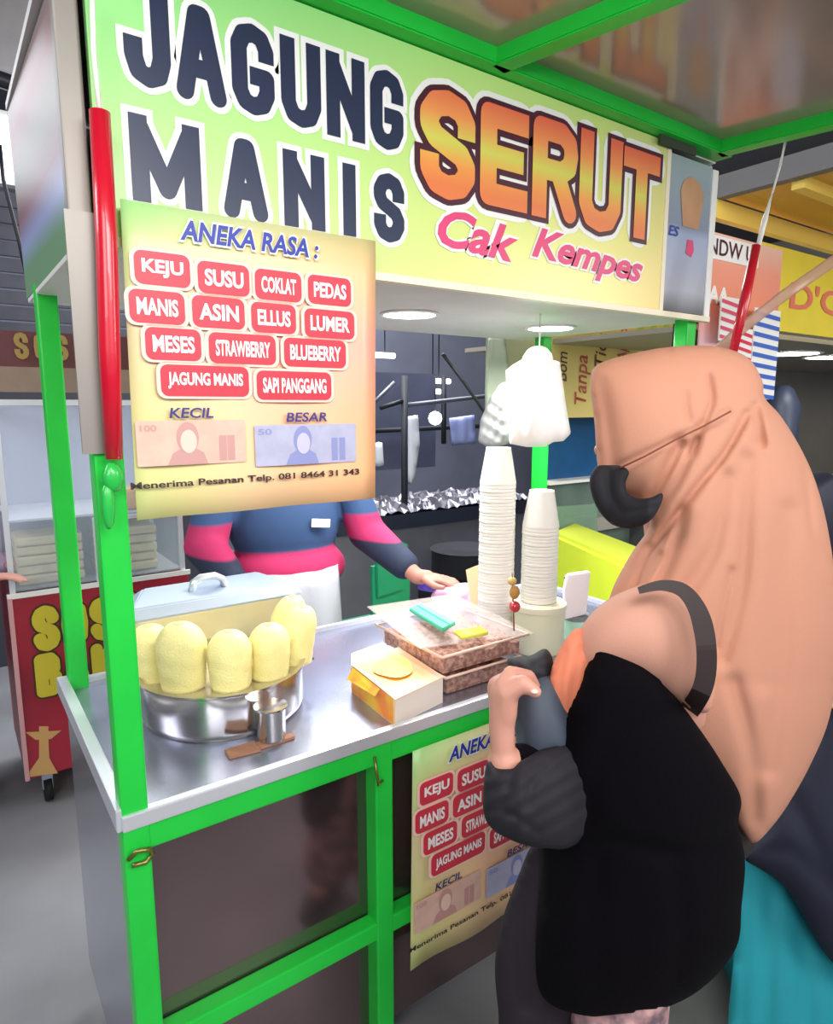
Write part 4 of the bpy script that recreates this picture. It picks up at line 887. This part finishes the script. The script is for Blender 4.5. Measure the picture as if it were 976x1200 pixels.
# sign on top of the cart
box('cart_sign', mat('maroon_sign', '#6d3a3c', .5, var=.25, scale=6), -.08, .56, 1.60, 1.63, 1.56, 1.75, rc)
box('cart_sign_strip', mat('tan_strip', '#a08a78', .5, var=.2), -.08, .56, 1.592, 1.60, 1.545, 1.63, rc)
for k, ch in enumerate('SOSIS'):
    a = float(atY(17+k*23, 410, 1.592)[0]); b = float(atY(17+k*23+17, 410, 1.592)[0])
    glyph(ch, mat('ochre_lettering', '#a98f4e', .5), 1.592, a, b, 1.655, 1.745, .017, rc, off=.002)
for x in (-.06, .54): box('sign_post', FR, x-.008, x+.008, 1.62, 1.636, 1.51, 1.57, rc)
# loaves / packs piled in the case
for i in range(2):
    for k in range(5):
        x0 = -.03+i*.27
        o = box('snack_tray', mat('cream_pack', '#e8dcae', .6, var=.1, scale=20), x0, x0+.22, 1.66+.01*(k % 2), 1.86, (.852 if i else 1.10)-(.0 if i else .25)+k*.036, (.852 if i else 1.10)-(.0 if i else .25)+k*.036+.032, None, bev=.008)
        tag(o, ['cream bread pack in the left pile inside the glass case', 'yellow bread pack in the right pile inside the glass case'][i], 'bread', 'bread packs in the glass case')
gb = box('orange_tub', mat('orange_tub', '#d99a3c', .5), .33, .45, 1.64, 1.76, 1.10, 1.18, None, bev=.01); tag(gb, 'orange tub on the shelf inside the glass case', 'tub')

# ------------------------------------------------------------ rear left: roller shutter, bright panel, pipes
sh = thing('roller_shutter', 'dark grey slatted shutter high at the left edge behind the cart', 'shutter', (.1, 3.3, 2))
SHM = mat('shutter_grey', '#4a4c56', .5, .3, var=.15)
for k in range(12):
    z = 1.62+k*.085
    bm = bmesh.new(); add_box(bm, -1.2, 1.15, 3.30+.004*(k % 2), 3.32, z+.004, z+.08, .004); tobj('slat', bm, SHM, sh)
box('side_rail', DARK, 1.15, 1.2, 3.28, 3.33, 0, 3.2, sh); box('side_rail', DARK, -1.25, -1.2, 3.28, 3.33, 0, 3.2, sh)
box('shutter_panel', mat('shutter_panel', '#3c3d47', .6), -1.2, 1.15, 3.3, 3.33, .0, 1.62, sh)
lp = thing('light_panel', 'large bright white light panel at the upper left edge', 'lamp', (-.4, 3.2, 2.85))
box('panel_frame', WHITE, -1.1, .36, 3.17, 3.24, 2.64, 3.0, lp); box('panel_glow', mat('panel_glow', '#eef4ff', .5, emit=2.2), -1.07, .33, 3.155, 3.17, 2.66, 2.97, lp)
tp = atY(0, 98, 2.6); tube('ceiling_pipe', mat('black_pipe', '#23252b', .4), [atY(-60, 78, 2.6), atY(0, 93, 2.6), atY(34, 105, 2.6), atY(90, 118, 2.6)], .035, None, 14)
tag(bpy.data.objects['ceiling_pipe'], 'thick dark pipe crossing the upper left edge behind the canopy', 'pipe')
p0 = atY(-40, 4, 2.8)
cl = cloth('tarpaulin', mat('grey_tarp', '#a8a5a6', .5, var=.08), [(-90, -80), (60, -80), (110, 0), (100, 80), (50, 100), (0, 88), (-90, 70)], 3.4, .12, .1, 8, [([(45, 30), (40, 70)], .03, 6)], iters=300)
tag(cl, 'pale grey tarpaulin sagging at the top left corner', 'tarpaulin')
tube('roof_cable', DARK, [atY(0, 170, 2.4), atY(4, 210, 2.4), atY(22, 280, 2.4), atY(36, 345, 2.4)], .008); tag(bpy.data.objects['roof_cable'], 'thin black cable hanging down the left edge beside the canopy', 'cable')

# ------------------------------------------------------------ middle distance behind the cart: dark stall
ds = thing('grill_stall', 'dark stall frame with foil covered grill table behind the vendor', 'stall', (2.2, 2.9, 0))
def bar(u0, v0, u1, v1, Y, r=.02, m=DARK, nm='frame_bar', par=None): return tube(nm, m, [atY(u0, v0, Y), atY(u1, v1, Y)], r, par, 8)
bar(474, 440, 474, 715, 2.4, .022, par=ds); bar(520, 440, 520, 520, 3.0, .02, par=ds); bar(446, 478, 472, 470, 2.4, .014, par=ds)
bar(474, 475, 590, 462, 2.4, .014, mat('rail_grey', '#6a6c74', .4, .5), par=ds); bar(430, 480, 462, 448, 2.4, .012, mat('rail_grey', '#6a6c74'), par=ds)
bar(430, 505, 590, 498, 3.2, .02, par=ds)
A, B = atY(430, 585, 2.3), atY(600, 580, 2.3)
box('grill_table', mat('table_dark', '#2a2f40', .5), A[0]-.2, B[0]+.3, 2.3, 2.95, B[2]-.14, B[2]-.05, ds)
box('table_front', mat('table_front_grey', '#74757f', .5, var=.1), A[0]-.2, B[0]+.3, 2.33, 2.37, .0, B[2]-.14, ds)
bm = bmesh.new(); n, mm = 60, 14; g = []
for i in range(n+1): g.append([bm.verts.new((A[0]-.15+(B[0]+.3-A[0])*i/n, 2.30+.6*j/mm, B[2]-.04+rng.uniform(-.025, .05)*(1 if 0 < j < mm else .3))) for j in range(mm+1)])
for i in range(n):
    for j in range(mm): bm.faces.new((g[i][j], g[i+1][j], g[i+1][j+1], g[i][j+1]))
tobj('foil_heap', bm, mat('crumpled_foil', '#8a8790', .3, .7), ds, kind='stuff')
box('stall_curtain', mat('slate_panel', '#4d5168', .6, var=.35, scale=2), 2.3, 3.1, 3.3, 3.33, 1.0, 1.75, ds)
box('stall_curtain', mat('black_panel', '#1c1e26', .7), 1.75, 2.2, 3.0, 3.05, .5, 1.75, ds)
pb = thing('pendant_bulb', 'glowing white pendant bulb in the dark stall behind the cart', 'lamp', tuple(atY(510, 490, 2.9)))
tobj('bulb', ico(atY(510, 490, 2.9), .05), mat('bulb_glow', '#ffffff', .5, emit=6), pb, True); tube('bulb_cord', DARK, [atY(510, 486, 2.9), atY(510, 440, 2.9)], .005, pb, 6)
for k, (u, v, ln) in enumerate(((440, 416, 22), (501, 446, 26), (498, 458, 18))):
    p = atY(u, v, 4.2); q = atY(u+ln, v+1, 4.2)
    o = thing('strip_lamp', '', 'lamp', tuple(p)); tube('lamp_tube', mat('strip_glow', '#f2f6ff', .5, emit=4), [p, q], .025, o, 8)
    m_ = (p+q)/2; tube('hanger', DARK, [m_, (m_[0], m_[1], 3.6)], .006, o, 6); tag(o, ['short strip lamp in the distance just right of the menu banner', 'upper of two small strip lamps in the distance above the dark stall', 'lower of two small strip lamps in the distance above the dark stall'][k], 'lamp')
# upright cloth/white bag in the stall, cooking pot
for k, (pts, c, lab) in enumerate((([(478, 488), (490, 486), (492, 520), (486, 560), (478, 575)], '#c9ccd6', 'pale hanging cloth on the dark stall post'), ([(526, 490), (556, 486), (558, 520), (530, 522)], '#7d86b8', 'pale blue box on the dark stall, right of the glowing bulb'), ([(438, 520), (448, 516), (450, 545), (440, 548)], '#d4d8e0', 'small white towel at the left of the dark stall'))):
    o = cloth('stall_item', mat('stall_item%d' % k, c, .6), pts, 3.9, .02, .02, 3, iters=150, curve=False, power=.25, wav=[(1, 0, .5, .008, 0)]); tag(o, lab, 'cloth' if k != 1 else 'box')
ck = thing('cooking_pot', 'black cooking pot on the ground stand below the foil heap', 'pot', tuple(atY(540, 650, 2.0)))
p = atY(545, 655, 1.9); lathe('pot_body', mat('pot_black', '#26272c', .4, .4), [(0, -.12), (.16, -.12), (.2, -.08), (.2, .06), (.21, .065), (.19, .065), (0, .04)], p[0], p[1], p[2], ck, 32)
box('pot_stand', DARK, p[0]-.2, p[0]+.2, p[1]-.2, p[1]+.2, .0, p[2]-.12, ck)
# green chair
gc = thing('plastic_chair', 'green plastic chair beside the vendor arm', 'chair', (1.45, 1.35, 0))
GC = mat('green_plastic', '#1f8f66', .4)
p = atY(458, 660, 1.35)
quadslab('backrest', GC, [atY(440, 700, 1.35), atY(470, 690, 1.35), atY(476, 637, 1.35), atY(468, 634, 1.35), atY(438, 638, 1.35)], .02, gc, .004)
xm = float(p[0]); box('seat', GC, xm-.2, xm+.2, 1.33, 1.72, .42, .45, gc, bev=.01)
for dx in (-.17, .17):
    for y in (1.36, 1.69): box('leg', GC, xm+dx-.02, xm+dx+.02, y-.02, y+.02, 0, .42, gc)
box('back_support', GC, xm-.1, xm+.1, 1.345, 1.365, .44, .80, gc)

# ------------------------------------------------------------ right neighbour seen through the cart
vb = thing('upright_banner', 'pale yellow banner with sideways lettering hanging behind the white bag', 'banner', (2.2, 1.0, 1.45))
a0, a1 = atY(572, 520, 1.0), atY(800, 380, 1.0)
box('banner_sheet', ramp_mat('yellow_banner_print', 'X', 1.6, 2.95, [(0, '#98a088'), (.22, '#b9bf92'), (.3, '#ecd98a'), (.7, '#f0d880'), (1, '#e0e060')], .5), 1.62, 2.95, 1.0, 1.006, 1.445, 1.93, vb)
YP = 1.0
for s_, u0, u1, v0, v1, c in (('Bom', 652, 664, 447, 412, '#6b4a3a'), ('Tanpa', 674, 692, 474, 416, '#c05a48'), ('Tida', 696, 709, 430, 390, '#7a4a3a'), ('Appo', 722, 736, 425, 384, '#c8606a')):
    z0, z1 = float(atY((u0+u1)/2, v0, YP)[2]), float(atY((u0+u1)/2, v1, YP)[2]); xa, xb = float(atY(u0, 430, YP)[0]), float(atY(u1, 430, YP)[0])
    text(s_, mat('ink'+s_, c, .5), YP, xa, xb, z0, z1, vb, bold=.01, shear=.2, vert=True, off=.003)
for k in range(3):
    xa = float(atY(746+k*15, 400, YP)[0]); text('I', mat('lime_ink', '#b8d84a', .5), YP, xa, xa+.05, 1.80, 1.90, vb, bold=.05, off=.003)
dr = cloth('grey_drape', mat('sage_cloth', '#9aa58e', .7), [(572, 396), (592, 396), (598, 440), (594, 520), (574, 525), (568, 460)], 2.55, .02, .02, 3, [([(580, 400), (578, 510)], .02, 4), ([(588, 400), (588, 510)], .016, 3)], iters=200, curve=False, power=.25)
tag(dr, 'sage green drape hanging left of the white bag', 'drape')
bs = cloth('tied_bag', mat('smoky_plastic', '#8c8e8c', .3, alpha=.8), [(574, 466), (584, 452), (592, 446), (596, 470), (596, 520), (575, 526), (560, 518), (563, 492)], 2.2, .04, .04, 2.5, iters=200, curve=False, power=.35, wav=[(1, .6, .5, .008, 0), (-.7, 1, .4, .006, 1)])
tag(bs, 'smoky grey plastic bag hanging just left of the white bag', 'bag')
bp = thing('blue_panel', 'blue window panel with a white sill behind the green back post', 'panel', (2.4, 1.25, .9))
X0, X1 = float(atY(636, 500, 1.25)[0]), float(atY(790, 500, 1.25)[0])
box('panel_sheet', mat('deep_blue', '#1d5a90', .3, var=.12), X0, X1, 1.25, 1.27, 1.13, 1.50, bp); box('panel_frame', DARK, X0-.02, X1, 1.24, 1.25, 1.44, 1.50, bp)
box('sill', WHITE, X0-.03, X1, 1.16, 1.26, 1.115, 1.13, bp)
box('lower_panel', mat('sage_glass', '#71857c', .25, var=.25, scale=4), X0-.02, X1, 1.22, 1.24, .70, 1.115, bp)
box('lower_sill', mat('grey_sill', '#a3a096', .5), X0, X1, 1.12, 1.22, .86, .93, bp)
gl = thing('cooler_stand', 'cloudy green glass case below the blue panel', 'case', (2.1, .95, .8))
quadslab('case_pane', mat('green_glass', '#8fb49a', .15, alpha=.5), [atY(640, 595, 1.1), atY(700, 590, 1.1), atY(700, 640, 1.1), atY(650, 630, 1.1)], .01, gl)
lm = thing('lime_counter', 'bright lime yellow counter front behind the cups', 'counter', (1.9, .6, 0))
A = atY(650, 627, 1.0); Bq = atZ(742, 668, float(A[2])); Cq = A+(Bq-A)*1.6
quadslab('counter_front', mat('lime_board', '#dcec3c', .5), [(A[0], A[1], .0), (Cq[0], Cq[1], .0), tuple(Cq), tuple(A)], .02, lm)
quadslab('counter_rim', mat('lime_rim', '#ccd840', .5), [tuple(A), tuple(Cq), (Cq[0]+.25, Cq[1]+.1, Cq[2]), (A[0]+.25, A[1]+.1, A[2])], .015, lm)

# neighbour stall to the right
ns = thing('neighbour_stall', 'yellow roofed neighbour stall with white soffit right of the customer', 'stall', (3.2, .6, 0))
YR = mat('yellow_roof', '#e6b548', .5, var=.12, scale=2); YR2 = mat('yellow_beam', '#f0cf62', .5)
for k in range(6): box('roof_board', YR, 2.03, 6.5, -1.26+k*.26, -1.01+k*.26, 2.20+.006*(k % 2), 2.225, ns)
for k in range(3): box('roof_beam', YR2, 2.03, 6.5, -1.0+k*.5, -.96+k*.5, 2.165, 2.20, ns)
box('roof_top', DARK, 2.01, 6.5, -1.3, .34, 2.235, 2.26, ns); box('edge_strip', mat('grey_gutter', '#6b6a6c', .5), 1.99, 2.03, -1.3, .34, 2.19, 2.26, ns)
box('fascia', YR2, 1.98, 6.5, .27, .30, 2.13, 2.19, ns)
box('soffit', mat('beige_soffit', '#9d968a', .5), 2.0, 6.5, .32, 1.6, 1.765, 1.785, ns)
box('back_board', mat('stone_board', '#8e8a80', .6, var=.12, scale=2), 2.9, 6.5, 1.58, 1.6, .9, 1.78, ns)
for x in (2.0, 6.45): box('stall_post', DARK, x-.03, x+.03, .33, .39, 0, 2.5, ns)
box('stall_counter', mat('stall_counter', '#5a5a60', .6), 2.9, 6.5, .6, 1.5, 0, .9, ns)
nsgn = thing('neighbour_sign', 'yellow sign with faded red letters hanging on the neighbour stall', 'sign', (3.2, .3, 1.79))
box('sign_board', mat('bright_yellow_sign', '#f2e04c', .4, var=.05), 2.34, 4.6, .285, .30, 1.79, 2.10, nsgn)
text("D'CE", mat('faded_red_ink', '#e8806a', .5), .285, float(atY(926, 340, .285)[0]), 3.16, 1.88, 1.985, nsgn, bold=.02, off=.003)
for k, (u, v) in enumerate(((925, 414), (976, 418))):
    p = atZ(u, v, 1.764); t = thing('ceiling_lamp', ['round glowing lamp in the neighbour stall, nearer the striped pendants', 'round glowing lamp in the neighbour stall at the right edge'][k], 'lamp', (float(p[0]), float(p[1]), 1.764), 'neighbour ceiling lamps')
    lathe('diffuser', LAMP, [(0, 0), (.14, 0), (.13, -.006), (0, -.012)], p[0], p[1], 1.764, t, 24); lathe('lamp_rim', WHITE, [(.14, 0), (.155, 0), (.15, -.006), (.14, -.004)], p[0], p[1], 1.764, t, 24)
hb_ = thing('snack_banner', 'red and orange snack banner with a white header hanging left of the yellow sign', 'banner', (2.15, .25, 1.6))
yb = .24; bxx2 = lambda u, v: float(atY(u, v, yb)[0]); bzz = lambda u, v: float(atY(u, v, yb)[2])
xa, xb = bxx2(826, 300), bxx2(917, 300); z1_ = 2.07; z0_ = 1.60
box('banner_sheet', ramp_mat('snack_banner_print', 'Z', z0_, z1_, [(0, '#d8c8e0'), (.3, '#f0b8b8'), (.5, '#ef8f72'), (.8, '#f2a088'), (1, '#f0c8b8')], .5), xa, xb, yb, yb+.006, z0_, z1_, hb_)
box('banner_header', INK_W, xa, bxx2(888, 300), yb-.004, yb, 1.985, 2.06, hb_)
text('NDW UI', mat('plum_ink', '#4a1c2e'), yb-.004, xa+.01, bxx2(885, 300), 1.998, 2.05, hb_, bold=.01)
text('AA', INK_W, yb, xa+.03, xa+.16, 1.84, 1.90, hb_, bold=.05)
# striped pennants: blue/white and red/white
def pennant(label, u0, u1, v0, v1, c, n, y):
    t = thing('striped_pennant', label, 'pennant', tuple(atY((u0+u1)/2, v0, y)), 'striped pennants')
    a, b = float(atY(u0, 400, y)[0]), float(atY(u1, 400, y)[0]); z1, z0 = float(atY((u0+u1)/2, v0, y)[2]), float(atY((u0+u1)/2, v1, y)[2])
    box('pennant_cloth', INK_W, a, b, y, y+.004, z0, z1, t)
    for k in range(n):
        z = z0+(z1-z0)*(k+.3)/n; bm = bmesh.new(); h = (z1-z0)/n*.42; dz = .012
        vs = [bm.verts.new(p) for p in ((a+.003, y-.002, z), (b-.003, y-.002, z-dz), (b-.003, y-.002, z-dz+h), (a+.003, y-.002, z+h))]; bm.faces.new(vs); tobj('stripe', bm, c, t)
pennant('blue and white striped pennant hanging at the right of the snack banner', 882, 912, 362, 468, mat('stripe_blue', '#3f68c8', .5), 9, .2)
pennant('pink and white striped pennant hanging behind the red stick', 842, 864, 348, 400, mat('stripe_pink', '#e0506e', .5), 5, .2)
pennant('red and white striped pennant hanging low between the red stick and the blue one', 864, 881, 385, 440, mat('stripe_red', '#e0304e', .5), 6, .19)
bkp = thing('gas_cylinder', 'tall dark blue-grey cylinder in the background right of the striped pennants', 'cylinder', tuple(atY(912, 470, .9)))
p = atY(915, 470, .95); lathe('cylinder_body', mat('slate_blue', '#3c4356', .4), [(0, 0), (.1, 0), (.11, .03), (.11, 1.5), (.06, 1.6), (.03, 1.62), (0, 1.62)], p[0], p[1], .0, bkp, 24)
